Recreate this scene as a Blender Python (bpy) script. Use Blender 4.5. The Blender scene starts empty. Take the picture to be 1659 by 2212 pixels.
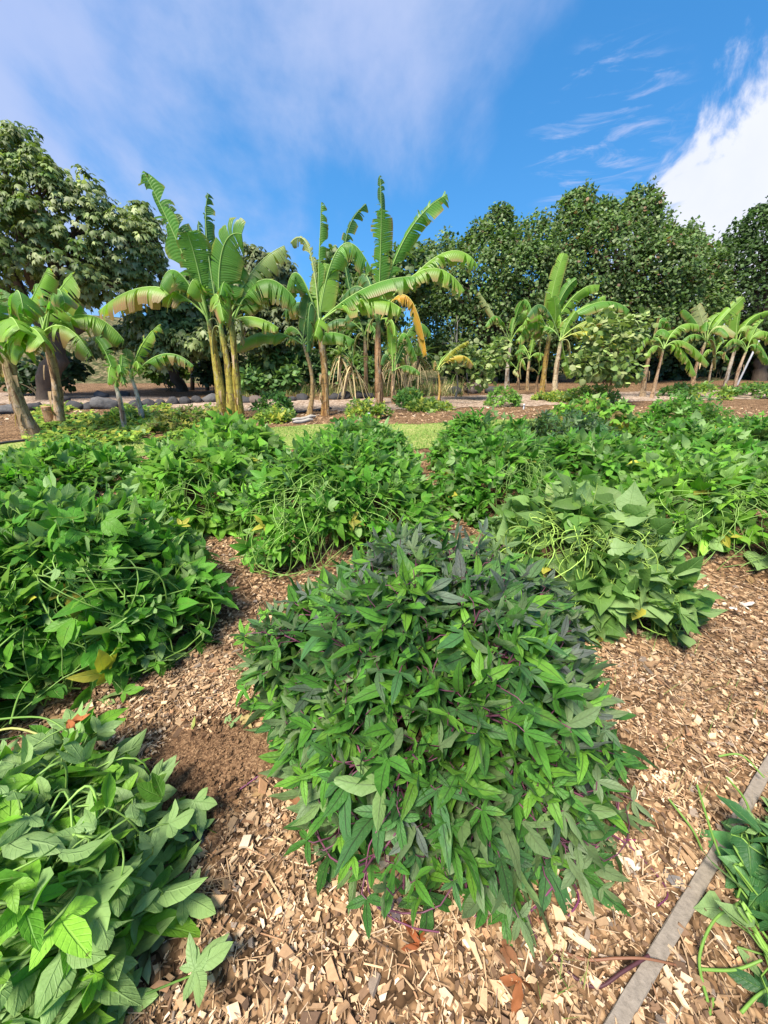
import bpy, math, random
import numpy as np
from mathutils import Matrix, Vector
from mathutils.geometry import tessellate_polygon

scene = bpy.context.scene
R = math.radians

# ------------------------------------------------------------------ camera
CAM_H, PITCH = 1.6, R(22.3)
cam_d = bpy.data.cameras.new('camera')
cam_d.sensor_fit = 'HORIZONTAL'
cam_d.sensor_width = 36.0
cam_d.lens = 18.0                       # 90 degrees across: a phone's ultra-wide lens
cam_d.clip_start, cam_d.clip_end = 0.02, 2000.0
cam = bpy.data.objects.new('camera', cam_d)
scene.collection.objects.link(cam)
cam.location = (0, 0, CAM_H)
cam.rotation_euler = (R(90) - PITCH, 0, 0)
scene.camera = cam

# ------------------------------------------------------------------ sky, sun, exposure
SUN_EL, SUN_AZ = R(58), R(215)          # azimuth clockwise from +Y: behind the camera, to its left
SKY_STRENGTH, SUN_POWER = 0.10, 3.6
scene.view_settings.view_transform = 'Standard'
scene.view_settings.look = 'None'
scene.view_settings.gamma = 1.0
scene.view_settings.use_curve_mapping = False
scene.view_settings.exposure = 1.4

world = bpy.data.worlds.new('World')
scene.world = world
world.use_nodes = True


class NT:
    """Tiny node-tree writer."""
    def __init__(s, tree):
        s.t = tree
        s.t.nodes.clear()

    def n(s, kind, **kw):
        nd = s.t.nodes.new(kind)
        for k, v in kw.items():
            if k.startswith('i_'):
                key = k[2:]
                key = int(key) if key.isdigit() else key.replace('_', ' ')
                s.put(nd.inputs[key], v)
            else:
                setattr(nd, k, v)
        return nd

    def put(s, sock, v):
        if isinstance(v, bpy.types.NodeSocket):
            s.t.links.new(v, sock)
        elif isinstance(v, bpy.types.Node):
            s.t.links.new(v.outputs[0], sock)
        else:
            if sock.type == 'RGBA' and len(v) == 3:
                v = (*v, 1.0)
            sock.default_value = v

    def math(s, op, a, b=0.0, c=0.0, clamp=False):
        nd = s.t.nodes.new('ShaderNodeMath')
        nd.operation = op
        nd.use_clamp = clamp
        s.put(nd.inputs[0], a); s.put(nd.inputs[1], b); s.put(nd.inputs[2], c)
        return nd.outputs[0]

    def vmath(s, op, a, b=(0, 0, 0)):
        nd = s.t.nodes.new('ShaderNodeVectorMath')
        nd.operation = op
        s.put(nd.inputs[0], a); s.put(nd.inputs[1], b)
        return nd.outputs['Value'] if op in ('DOT_PRODUCT', 'LENGTH') else nd.outputs[0]

    def step(s, x, lo, hi, a=0.0, b=1.0):
        nd = s.t.nodes.new('ShaderNodeMapRange')
        nd.interpolation_type = 'SMOOTHSTEP'
        s.put(nd.inputs[0], x)
        for i, v in enumerate((lo, hi, a, b)):
            nd.inputs[i + 1].default_value = v
        return nd.outputs[0]

    def mix(s, f, a, b, mode='MIX'):
        nd = s.t.nodes.new('ShaderNodeMix')
        nd.data_type = 'RGBA'
        nd.blend_type = mode
        s.put(nd.inputs[0], f); s.put(nd.inputs[6], a); s.put(nd.inputs[7], b)
        return nd.outputs[2]

    def noise(s, vec, scale, detail=4.0, rough=0.55, dist=0.0):
        nd = s.n('ShaderNodeTexNoise', i_Vector=vec, i_Scale=scale, i_Detail=detail, i_Roughness=rough, i_Distortion=dist)
        return nd.outputs[0]

    def ramp(s, f, stops):
        nd = s.t.nodes.new('ShaderNodeValToRGB')
        s.put(nd.inputs[0], f)
        e = nd.color_ramp.elements
        while len(e) < len(stops):
            e.new(0.5)
        for el, (p, c) in zip(e, stops):
            el.position = p
            el.color = (*c, 1.0)
        return nd.outputs[0]


def build_sky():
    k = NT(world.node_tree)
    sky = k.n('ShaderNodeTexSky')
    sky.sky_type = 'NISHITA'
    sky.sun_disc = False
    sky.sun_elevation = SUN_EL
    sky.sun_rotation = SUN_AZ
    sky.air_density, sky.dust_density, sky.ozone_density = 1.0, 0.3, 2.5
    sdir = k.n('ShaderNodeTexCoord').outputs['Generated']
    ss = k.n('ShaderNodeSeparateXYZ', i_Vector=sdir)
    k.put(sky.inputs[0], k.vmath('NORMALIZE', k.n('ShaderNodeCombineXYZ', i_X=ss.outputs[0], i_Y=ss.outputs[1], i_Z=k.math('ADD', k.math('MULTIPLY', k.math('MAXIMUM', ss.outputs[2], -0.1), 0.85), 0.24))))
    blue = k.n('ShaderNodeHueSaturation', i_Hue=0.495, i_Saturation=1.32, i_Value=1.0, i_Color=sky.outputs[0]).outputs[0]
    tc = k.n('ShaderNodeTexCoord')
    d = tc.outputs['Generated']
    sep = k.n('ShaderNodeSeparateXYZ', i_Vector=d)
    x, y, z = sep.outputs
    zz = k.math('ADD', k.math('MAXIMUM', z, 0.0), 0.5)
    q = k.n('ShaderNodeCombineXYZ', i_X=k.math('DIVIDE', x, zz), i_Y=k.math('DIVIDE', y, zz), i_Z=0.3).outputs[0]
    # thin high sheet, drawn out into streaks; thick towards the left, breaking up to the right
    mp = k.n('ShaderNodeMapping', i_Vector=q)
    mp.inputs['Rotation'].default_value = (0, 0, R(-35))
    mp.inputs['Scale'].default_value = (1.0, 0.6, 1)
    mp.inputs['Location'].default_value = (3.3, 7.1, 0)
    n1 = k.noise(mp.outputs[0], 1.9, 8, 0.55, 0.3)
    n2 = k.noise(d, 4.5, 6, 0.55, 0.3)
    lean = k.math('ADD', k.math('MULTIPLY', x, -0.46), k.math('MULTIPLY', k.math('SUBTRACT', z, 0.35), 0.9))
    sh = k.math('ADD', k.math('ADD', k.math('MULTIPLY', k.math('SUBTRACT', n1, 0.19), 1.6), k.math('MULTIPLY', n2, 0.55)), lean)
    sheet = k.step(sh, 0.66, 1.16, 0.0, 0.8)
    # bank of heap cloud low on the right
    c = Vector((0.68, 0.72, 0.15)).normalized()
    near = k.vmath('DOT_PRODUCT', d, tuple(c))
    n3 = k.noise(d, 7.0, 9, 0.6, 0.4)
    bank = k.step(k.math('ADD', near, k.math('MULTIPLY', k.math('SUBTRACT', n3, 0.5), 0.09)), 0.960, 0.976)
    # a few wisps beside it
    w = Vector((0.375, 0.858, 0.345)).normalized()
    nw = k.vmath('DOT_PRODUCT', d, tuple(w))
    mw = k.n('ShaderNodeMapping', i_Vector=d)
    mw.inputs['Rotation'].default_value = (0, R(-12), 0)
    mw.inputs['Scale'].default_value = (5, 5, 22)
    n4 = k.noise(mw.outputs[0], 1.4, 6, 0.62, 1.2)
    wisp = k.math('MULTIPLY', k.step(nw, 0.990, 0.998), k.step(n4, 0.50, 0.76, 0.0, 0.8))
    cl = k.math('MAXIMUM', k.math('MAXIMUM', sheet, bank), wisp)
    shade = k.noise(d, 3.0, 5, 0.6)
    white = k.ramp(k.math('ADD', k.math('MULTIPLY', bank, 0.5), k.math('MULTIPLY', shade, 0.55)),
                   [(0.15, (1.75, 2.2, 3.6)), (0.85, (3.7, 3.8, 4.2))])
    out = k.mix(cl, blue, white)
    bg = k.n('ShaderNodeBackground', i_Color=out, i_Strength=SKY_STRENGTH)
    k.n('ShaderNodeOutputWorld', i_Surface=bg.outputs[0])


build_sky()

sun_d = bpy.data.lights.new('sun', 'SUN')
sun_d.energy = SUN_POWER
sun_d.angle = R(20)
sun_d.color = (1.0, 0.93, 0.80)
sun = bpy.data.objects.new('sun', sun_d)
scene.collection.objects.link(sun)
sv = Vector((math.sin(SUN_AZ) * math.cos(SUN_EL), math.cos(SUN_AZ) * math.cos(SUN_EL), math.sin(SUN_EL)))
sun.rotation_euler = sv.to_track_quat('Z', 'Y').to_euler()

# ------------------------------------------------------------------ picture -> place
FP, CX, CY = 830.0, 829.5, 1106.0
cp, sp = math.cos(PITCH), math.sin(PITCH)


def ray(u, v):
    a, b = (u - CX) / FP, -(v - CY) / FP
    return np.array([a, cp + b * sp, -sp + b * cp])


def G(u, v, z=0.0):
    d = ray(u, v)
    t = (z - CAM_H) / d[2]
    return np.array([d[0] * t, d[1] * t, z])


def A(u, v, Y):
    d = ray(u, v)
    t = Y / d[1]
    return np.array([d[0] * t, Y, CAM_H + d[2] * t])


# ------------------------------------------------------------------ objects
C = scene.collection
WLOC = {}


def tag(o, label=None, cat=None, group=None, kind=None):
    if label: o['label'] = label
    if cat: o['category'] = cat
    if group: o['group'] = group
    if kind: o['kind'] = kind
    return o


def thing(name, loc, label, cat, group=None):
    o = bpy.data.objects.new(name, None)
    o.empty_display_size = 0.1
    C.objects.link(o)
    o.location = tuple(loc)
    WLOC[o.name] = np.array(loc, float)
    return tag(o, label, cat, group)


def mesh(name, V, F, mat, col=None, lv=None, smooth=True):
    V = np.asarray(V, np.float32); F = np.asarray(F, np.int32)
    m = bpy.data.meshes.new(name)
    k = F.shape[1]
    m.vertices.add(len(V)); m.vertices.foreach_set('co', V.ravel())
    m.loops.add(F.size); m.loops.foreach_set('vertex_index', F.ravel())
    m.polygons.add(len(F))
    m.polygons.foreach_set('loop_start', np.arange(0, F.size, k, dtype=np.int32))
    m.polygons.foreach_set('use_smooth', np.full(len(F), smooth))
    if col is not None:
        col = np.asarray(col, np.float32)
        if col.ndim == 1:
            col = np.tile(col, (len(V), 1))
        c4 = np.ones((len(V), 4), np.float32); c4[:, :3] = col
        m.attributes.new('col', 'FLOAT_COLOR', 'POINT').data.foreach_set('color', c4.ravel())
    if lv is not None:
        l3 = np.zeros((len(V), 3), np.float32); l3[:, :2] = lv
        m.attributes.new('lv', 'FLOAT_VECTOR', 'POINT').data.foreach_set('vector', l3.ravel())
    m.materials.append(mat)
    m.update(calc_edges=True)
    return m


def obj(name, V, F, mat, parent=None, origin=None, col=None, lv=None, smooth=True, kind=None):
    """One mesh object from world-space vertices, its origin at `origin` (or its parent's)."""
    if origin is None:
        origin = WLOC[parent.name] if parent is not None else np.zeros(3)
    origin = np.asarray(origin, float)
    o = bpy.data.objects.new(name, mesh(name, np.asarray(V) - origin, F, mat, col, lv, smooth))
    C.objects.link(o)
    if parent is not None:
        o.parent = parent
        o.location = tuple(origin - WLOC[parent.name])
    else:
        o.location = tuple(origin)
    WLOC[o.name] = origin
    if col is not None:
        o.color = (0, 0, 0, 1)
    if kind: o['kind'] = kind
    return o


def put(name, me, M, parent, color=None):
    """A part that shares mesh data; M is its world matrix (parents are never turned)."""
    o = bpy.data.objects.new(name, me)
    C.objects.link(o)
    o.parent = parent
    p = WLOC[parent.name]
    M = np.array(M); M[:3, 3] -= p
    o.matrix_basis = Matrix(M.tolist())
    if color is not None:
        o.color = (*color, 1.0)
    return o


def nrm(v):
    v = np.asarray(v, float)
    return v / np.maximum(np.linalg.norm(v, axis=-1, keepdims=True), 1e-9)


def tubes(L, rad, sides=3):
    """L (N,K,3) polylines, rad (N,) or (N,K): open tubes."""
    L = np.asarray(L, float)
    N, K, _ = L.shape
    rad = np.asarray(rad, float)
    if rad.ndim == 1: rad = np.repeat(rad[:, None], K, 1)
    T = np.gradient(L, axis=1)
    T = nrm(T)
    ref = np.zeros_like(T); ref[..., 0] = 0.37; ref[..., 1] = 0.83; ref[..., 2] = 0.41
    a = nrm(np.cross(T, ref)); b = np.cross(T, a)
    ang = np.arange(sides) * 2 * np.pi / sides
    V = L[:, :, None, :] + rad[:, :, None, None] * (np.cos(ang)[None, None, :, None] * a[:, :, None, :] + np.sin(ang)[None, None, :, None] * b[:, :, None, :])
    idx = np.arange(N * K * sides).reshape(N, K, sides)
    p, q = idx[:, :-1, :], idx[:, 1:, :]
    F = np.stack([p, np.roll(p, -1, 2), np.roll(q, -1, 2), q], -1).reshape(-1, 4)
    return V.reshape(-1, 3), F


def join(parts):
    """[(V, F, col, lv)] with the same face size -> one set of arrays."""
    Vs, Fs, Cs, Ls, n = [], [], [], [], 0
    for V, F, c, l in parts:
        V = np.asarray(V, float)
        Vs.append(V); Fs.append(np.asarray(F) + n); n += len(V)
        if c is not None:
            c = np.asarray(c, float)
            Cs.append(np.tile(c, (len(V), 1)) if c.ndim == 1 else c)
        if l is not None: Ls.append(l)
    return np.concatenate(Vs), np.concatenate(Fs), (np.concatenate(Cs) if Cs else None), (np.concatenate(Ls) if Ls else None)


# ------------------------------------------------------------------ materials
def material(name):
    m = bpy.data.materials.new(name)
    m.use_nodes = True
    return m, NT(m.node_tree)


def base_colour(k):
    a = k.n('ShaderNodeAttribute', attribute_name='col')
    oi = k.n('ShaderNodeObjectInfo')
    return k.mix(1.0, a.outputs['Color'], oi.outputs['Color'], 'ADD')


def leaf_material(name, vein=None, vein_amt=0.5, under=None, under_amt=0.6, rough=0.45, spec=0.35, trans=0.28, mottle=0.35, side_veins=True, nscale=30.0):
    m, k = material(name)
    base = base_colour(k)
    geo = k.n('ShaderNodeNewGeometry')
    n = k.noise(geo.outputs['Position'], nscale, 3, 0.6)
    fac = k.math('ADD', 1.0 - mottle * 0.5, k.math('MULTIPLY', n, mottle))
    col = k.mix(1.0, base, k.n('ShaderNodeCombineColor', i_Red=fac, i_Green=fac, i_Blue=fac), 'MULTIPLY')
    bump = None
    if vein is not None:
        sk = k.noise(geo.outputs['Position'], 230.0, 2, 0.5)
        col = k.mix(k.step(sk, 0.66, 0.72, 0.0, 0.35), col, (0.30, 0.36, 0.14))
        col = k.mix(k.step(k.noise(geo.outputs['Position'], 75.0, 2, 0.4), 0.73, 0.77, 0.0, 0.7), col, (0.10, 0.07, 0.03))
        big = k.noise(geo.outputs['Position'], 14.0, 2, 0.5)
        col = k.mix(k.step(big, 0.58, 0.75, 0.0, 0.30), col, (0.19, 0.33, 0.03))
        lv = k.n('ShaderNodeAttribute', attribute_name='lv')
        s = k.n('ShaderNodeSeparateXYZ', i_Vector=lv.outputs['Vector'])
        au = k.math('ABSOLUTE', s.outputs[0])
        mid = k.step(au, 0.03, 0.11, 1.0, 0.0)
        if side_veins == 'ribs':
            mid = k.math('MULTIPLY', k.step(k.math('ABSOLUTE', k.math('SUBTRACT', k.math('FRACT', k.math('MULTIPLY', s.outputs[1], 46.0)), 0.5)), 0.05, 0.42, 1.0, 0.0), 0.8)
        elif side_veins:
            fr = k.math('FRACT', k.math('SUBTRACT', k.math('MULTIPLY', s.outputs[1], 7.0), k.math('MULTIPLY', au, 1.5)))
            sv_ = k.math('MULTIPLY', k.step(k.math('ABSOLUTE', k.math('SUBTRACT', fr, 0.5)), 0.03, 0.14, 1.0, 0.0), 0.2)
            mid = k.math('MAXIMUM', mid, sv_)
        col = k.mix(k.math('MULTIPLY', mid, vein_amt), col, vein)
        bump = k.n('ShaderNodeBump', i_Strength=0.6, i_Distance=0.006, i_Height=k.math('SUBTRACT', n, mid)).outputs[0]
    if under is not None:
        col = k.mix(k.math('MULTIPLY', geo.outputs['Backfacing'], under_amt), col, under)
    bs = k.n('ShaderNodeBsdfPrincipled', i_Base_Color=col, i_Roughness=rough)
    bs.inputs['Specular IOR Level'].default_value = spec
    tr = k.n('ShaderNodeBsdfTranslucent', i_Color=k.mix(1.0, col, (1.15, 1.35, 0.55), 'MULTIPLY'))
    if bump is not None:
        k.put(bs.inputs['Normal'], bump)
    mx = k.n('ShaderNodeMixShader', i_0=trans, i_1=bs.outputs[0], i_2=tr.outputs[0])
    k.n('ShaderNodeOutputMaterial', i_Surface=mx.outputs[0])
    return m


M_LEAF_PURPLE = leaf_material('leaf_purple_vein', vein=(0.035, 0.02, 0.03), vein_amt=0.55, under=(0.20, 0.27, 0.13), under_amt=0.7, rough=0.48, spec=.22, trans=.34, nscale=45)
M_LEAF = leaf_material('leaf_green_vein', vein=(0.20, 0.36, 0.09), vein_amt=0.30, under=(0.27, 0.40, 0.16), under_amt=0.8, rough=0.48, spec=.22, trans=.34, nscale=35)
M_LEAF_FAR = leaf_material('leaf_small', rough=0.5, under=(0.16, 0.23, 0.09), under_amt=0.35, trans=0.3)
M_TREE_LEAF = leaf_material('tree_leaf', rough=0.5, spec=0.3, trans=0.34, mottle=0.5, nscale=2.0)
M_BANANA = leaf_material('banana_blade', vein=(0.20, 0.33, 0.07), vein_amt=0.35, side_veins='ribs', rough=0.40, spec=0.4, trans=0.46, mottle=0.35, nscale=6.0)
M_STEM = leaf_material('soft_stem', rough=0.5, trans=0.1, mottle=0.4, nscale=40)
M_DRY = leaf_material('dry_leaf', rough=0.8, spec=0.15, trans=0.2, mottle=0.8, nscale=25)


def solid_material(name, rough=0.85, spec=0.2, nscale=(20, 20, 20), amt=0.6, bump=0.5, bdist=0.01, detail=6):
    m, k = material(name)
    base = base_colour(k)
    tc = k.n('ShaderNodeNewGeometry')
    mp = k.n('ShaderNodeMapping', i_Vector=tc.outputs['Position'])
    mp.inputs['Scale'].default_value = nscale
    n = k.noise(mp.outputs[0], 1.0, detail, 0.62)
    fac = k.math('ADD', 1.0 - amt * 0.5, k.math('MULTIPLY', n, amt))
    col = k.mix(1.0, base, k.n('ShaderNodeCombineColor', i_Red=fac, i_Green=fac, i_Blue=fac), 'MULTIPLY')
    bp = k.n('ShaderNodeBump', i_Strength=bump, i_Distance=bdist, i_Height=n)
    bs = k.n('ShaderNodeBsdfPrincipled', i_Base_Color=col, i_Roughness=rough, i_Normal=bp.outputs[0])
    bs.inputs['Specular IOR Level'].default_value = spec
    k.n('ShaderNodeOutputMaterial', i_Surface=bs.outputs[0])
    return m


M_CHIP = solid_material('wood_chip', nscale=(90, 90, 90), amt=0.7, bump=0.4, bdist=0.003)
M_BARK = solid_material('tree_bark', nscale=(9, 9, 3), amt=1.0, bump=0.9, bdist=0.04)
M_ROCK = solid_material('lava_rock', nscale=(7, 7, 7), amt=1.1, bump=0.9, bdist=0.05, detail=8)
M_WOOD = solid_material('weathered_wood', nscale=(6, 30, 30), amt=0.9, bump=0.6, bdist=0.01)
M_METAL = solid_material('painted_metal', rough=0.5, spec=0.5, nscale=(10, 10, 10), amt=0.3, bump=0.1)


def trunk_material():
    """Banana pseudostem: ochre, green and brown sheaths in long vertical streaks."""
    m, k = material('banana_stem')
    base = base_colour(k)
    geo = k.n('ShaderNodeNewGeometry')
    mp = k.n('ShaderNodeMapping', i_Vector=geo.outputs['Position'])
    mp.inputs['Scale'].default_value = (16, 16, 1.5)
    n = k.noise(mp.outputs[0], 1.0, 5, 0.6, 0.4)
    mp2 = k.n('ShaderNodeMapping', i_Vector=geo.outputs['Position'])
    mp2.inputs['Scale'].default_value = (7, 7, 3.0)
    n2 = k.noise(mp2.outputs[0], 1.0, 5, 0.6, 0.8)
    col = k.mix(k.step(n, 0.5, 0.62), base, k.mix(1.0, base, (0.42, 0.30, 0.22), 'MULTIPLY'))
    col = k.mix(k.step(n2, 0.56, 0.66, 0, 0.75), col, (0.42, 0.33, 0.24))
    col = k.mix(k.step(n2, 0.42, 0.34, 0, 0.8), col, (0.10, 0.05, 0.025))
    sz = k.n('ShaderNodeSeparateXYZ', i_Vector=geo.outputs['Position']).outputs[2]
    ring = k.math('FRACT', k.math('ADD', k.math('MULTIPLY', sz, 4.3), k.math('MULTIPLY', n2, 1.6)))
    scar = k.step(k.math('ABSOLUTE', k.math('SUBTRACT', ring, 0.5)), 0.01, 0.05, 0.75, 0.0)
    col = k.mix(scar, col, (0.07, 0.04, 0.02))
    bp = k.n('ShaderNodeBump', i_Strength=0.9, i_Distance=0.03, i_Height=k.math('ADD', k.math('ADD', n, n2), k.math('MULTIPLY', ring, 0.5)))
    bs = k.n('ShaderNodeBsdfPrincipled', i_Base_Color=col, i_Roughness=0.6, i_Normal=bp.outputs[0])
    k.n('ShaderNodeOutputMaterial', i_Surface=bs.outputs[0])
    return m


M_TRUNK = trunk_material()


def ground_material(name, stops, vscale, nscale, dark=0.5, bump=0.8):
    """Bed of chips: flakes from stretched cells over blotchy soil."""
    m, k = material(name)
    geo = k.n('ShaderNodeNewGeometry')
    P = geo.outputs['Position']
    wob = k.n('ShaderNodeTexNoise', i_Vector=P, i_Scale=vscale * 0.6, i_Detail=2.0)
    Pw = k.vmath('ADD', P, k.vmath('MULTIPLY', wob.outputs['Color'], (0.6 / vscale,) * 3))
    vo = k.n('ShaderNodeTexVoronoi', i_Vector=Pw, i_Scale=vscale, i_Randomness=1.0)
    sepc = k.n('ShaderNodeSeparateColor', i_Color=vo.outputs['Color'])
    n = k.noise(P, nscale, 6, 0.6)
    f = k.math('ADD', k.math('MULTIPLY', sepc.outputs[0], 0.7), k.math('MULTIPLY', k.math('SUBTRACT', n, 0.35), 0.9))
    col = k.ramp(f, stops)
    gap = k.step(vo.outputs['Distance'], 0.35, 0.75, 1.0, dark)
    col = k.mix(1.0, col, k.n('ShaderNodeCombineColor', i_Red=gap, i_Green=gap, i_Blue=gap), 'MULTIPLY')
    h = k.math('ADD', k.math('MULTIPLY', sepc.outputs[1], 0.6), k.math('MULTIPLY', n, 0.5))
    bp = k.n('ShaderNodeBump', i_Strength=bump, i_Distance=0.6 / vscale, i_Height=h)
    bs = k.n('ShaderNodeBsdfPrincipled', i_Base_Color=col, i_Roughness=0.9, i_Normal=bp.outputs[0])
    bs.inputs['Specular IOR Level'].default_value = 0.1
    k.n('ShaderNodeOutputMaterial', i_Surface=bs.outputs[0])
    return m


M_MULCH = ground_material('mulch_bed', [(0.1, (0.045, 0.026, 0.014)), (0.4, (0.15, 0.085, 0.043)), (0.7, (0.30, 0.18, 0.095)), (0.95, (0.46, 0.31, 0.18))], 42, 2.2)
M_PATH = ground_material('chip_path', [(0.1, (0.17, 0.11, 0.075)), (0.45, (0.36, 0.26, 0.19)), (0.95, (0.60, 0.48, 0.38))], 16, 0.6, dark=0.6)
M_LAWN = ground_material('lawn_turf', [(0.1, (0.12, 0.20, 0.04)), (0.45, (0.20, 0.29, 0.06)), (0.75, (0.30, 0.32, 0.10)), (0.98, (0.50, 0.41, 0.20))], 30, 0.9, dark=0.7, bump=0.4)
M_SOIL = ground_material('bare_soil', [(0.1, (0.05, 0.028, 0.016)), (0.5, (0.17, 0.095, 0.05)), (0.95, (0.29, 0.18, 0.10))], 160, 3.0, dark=0.7)
M_HILL = ground_material('dry_hillside', [(0.1, (0.035, 0.05, 0.016)), (0.5, (0.10, 0.10, 0.04)), (0.95, (0.25, 0.19, 0.11))], 5, 0.35)

# ------------------------------------------------------------------ the beds: where each mound of vines stands
#        x      y     r    h
MOUNDS = {
    'purple':    (0.22, 1.44, 0.68, 0.60),
    'corner':    (-1.20, 0.55, 0.41, 0.31),
    'left':      (-2.00, 1.98, 0.74, 0.62),
    'centre':    (-0.45, 3.50, 0.82, 0.66),
    'centre_b':  (-0.30, 5.30, 0.66, 0.57),
    'fifth':     (-1.98, 3.95, 0.60, 0.59),
    'fifth_b':   (-2.25, 5.40, 0.66, 0.58),
    'edge_l':    (-4.25, 4.75, 0.85, 0.37),
    'mid_r':     (1.30, 4.25, 0.64, 0.57),
    'mid_r_b':   (1.50, 5.70, 0.70, 0.61),
    'heart':     (1.34, 2.45, 0.55, 0.54),
    'right':     (3.05, 3.35, 0.84, 0.60),
    'right_b':   (2.50, 4.45, 0.74, 0.56),
    'right_c':   (2.85, 5.90, 0.80, 0.62),
    'row_r':     (4.25, 5.20, 0.88, 0.55),
    'row_r_b':   (5.75, 5.80, 0.88, 0.54),
    'row_r_c':   (3.95, 7.50, 0.77, 0.66),
    'row_r_d':   (5.90, 7.70, 0.82, 0.66),
    'kerbside':  (1.43, 0.48, 0.25, 0.16),
}


def profile(rho):
    return np.clip(1 - np.clip(rho, 0, 1) ** 3.0, 0, 1) ** 0.8


def gh(x, y):
    """Height of the bed: low heaps under the plants and a little unevenness."""
    x = np.asarray(x, float); y = np.asarray(y, float)
    z = 0.018 * np.sin(2.3 * x + 0.7) * np.cos(1.9 * y + 0.3) + 0.010 * np.sin(5.1 * x - 2.0 * y)
    z = z * np.clip((6.2 - y) / 2.0, 0, 1) - 0.0
    for mx, my, r, h in MOUNDS.values():
        rho = np.hypot(x - mx, y - my) / (r * 0.98)
        z = z + 0.36 * h * profile(rho)
    return z


def grid_axis(lo, hi, step, far_lo, far_hi):
    mid = np.arange(lo, hi + 1e-6, step)
    g = np.array([0.3, 0.8, 1.8, 4, 8, 16, 32, 70, 150, 330, 700])
    return np.concatenate([(lo - g)[::-1][(lo - g)[::-1] > far_lo], mid, (hi + g)[(hi + g) < far_hi]])


gx = grid_axis(-7.5, 7.5, 0.07, -800, 800)
gy = grid_axis(-0.8, 9.2, 0.07, -300, 800)
XX, YY = np.meshgrid(gx, gy)
ZZ = gh(XX, YY)
idx = np.arange(XX.size).reshape(XX.shape)
Fg = np.stack([idx[:-1, :-1], idx[:-1, 1:], idx[1:, 1:], idx[1:, :-1]], -1).reshape(-1, 4)
obj('ground', np.stack([XX, YY, ZZ], -1).reshape(-1, 3), Fg, M_MULCH, kind='structure')


def sheet(name, outline, z, mat, nx=60, wob=0.15, seed=1, kind='structure'):
    """Flat patch of ground with an uneven edge; outline is a list of (x, y)."""
    rg = np.random.default_rng(seed)
    P = np.array(outline, float)
    Q = []
    for a, b in zip(P, np.roll(P, -1, 0)):
        n = max(2, int(np.linalg.norm(b - a) / 0.35))
        for t in np.arange(n) / n:
            Q.append(a + (b - a) * t + rg.normal(0, wob, 2))
    Q = np.array(Q)
    V = np.c_[Q, np.full(len(Q), z)]
    F = np.array(tessellate_polygon([[Vector(p) for p in V]]))
    a, b_, c = (V[F[:, j]] for j in range(3))
    dn = np.cross(b_ - a, c - a)[:, 2] < 0
    F[dn] = F[dn][:, ::-1]
    return obj(name, V, F, mat, kind=kind, smooth=False)


LAWN = [(-7.5, 6.3), (-4.2, 6.35), (-3.2, 6.75), (-1.3, 6.85), (0.6, 6.9), (2.3, 7.4), (3.2, 8.6), (5.5, 9.6), (9.5, 9.6), (9.5, 10.8), (3.4, 10.4), (1.2, 9.7), (-1.4, 9.5), (-3.2, 8.9), (-5, 7.6), (-7.5, 7.4)]
sheet('lawn', LAWN, 0.012, M_LAWN, wob=0.10, seed=3)
sheet('path', [(-22, 15.2), (-8, 13.0), (-4, 12.0), (0, 12.2), (4, 13.0), (9, 14.5), (22, 17.0), (24, 21), (10, 18.2), (4, 17.0), (-2, 15.0), (-6, 15.5), (-22, 19)], 0.012, M_PATH, wob=0.12, seed=4)

# bare earth in the gap between the two near heaps
s_c = G(455, 1660)
th = np.linspace(0, 2 * np.pi, 40, endpoint=False)
rg = np.random.default_rng(5)
rings = []
for q in np.linspace(0, 1, 12):
    for t in th:
        rr = q * (0.30 + 0.05 * math.sin(3 * t) + 0.04 * math.sin(5 * t + 1) + 0.03 * math.sin(11 * t) + 0.02 * math.sin(17 * t))
        x_, y_ = s_c[0] + rr * 0.82 * math.cos(t), s_c[1] - 0.02 + rr * 0.95 * math.sin(t)
        rings.append((x_, y_, float(gh(x_, y_)) + 0.022 * (1 - q ** 2) + 0.004 - 0.03 * (q > 0.97) + rg.normal(0, 0.004)))
ii = np.arange(12 * 40).reshape(12, 40)
Fs = np.stack([ii[:-1], ii[1:], np.roll(ii[1:], -1, 1), np.roll(ii[:-1], -1, 1)], -1).reshape(-1, 4)
obj('soil_patch', rings, Fs, M_SOIL, kind='structure')

# hillside beyond the left trees
hx = np.linspace(-60, 30, 46); hy = np.linspace(24, 70, 24)
HX, HY = np.meshgrid(hx, hy)
HZ = 4.2 * np.exp(-((HX + 24) / 13) ** 2) * np.clip((HY - 24) / 14, 0, 1) + 0.9 * np.clip((HY - 26) / 20, 0, 1) + 0.25 * np.sin(HX * 0.9) * np.sin(HY * 0.7) * np.clip((HY - 24) / 6, 0, 1) - 0.05
ii = np.arange(HX.size).reshape(HX.shape)
obj('hill', np.stack([HX, HY, HZ], -1).reshape(-1, 3), np.stack([ii[:-1, :-1], ii[:-1, 1:], ii[1:, 1:], ii[1:, :-1]], -1).reshape(-1, 4), M_HILL, kind='structure')

# ------------------------------------------------------------------ trees beyond the garden
def leaf_tri_lobed():
    """Drooping three-pointed leaf, six triangles."""
    V = np.array([(0, 0, 0), (0, .55, .06), (0, 1.0, -.16), (.30, .22, -.02), (.46, .62, -.16), (.2, .55, .0), (-.30, .22, -.02), (-.46, .62, -.16), (-.2, .55, .0)], float)
    F = np.array([(0, 3, 1), (3, 4, 5), (3, 5, 1), (5, 2, 1), (0, 1, 6), (6, 8, 7), (6, 1, 8), (8, 1, 2)])
    return V, F


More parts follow.
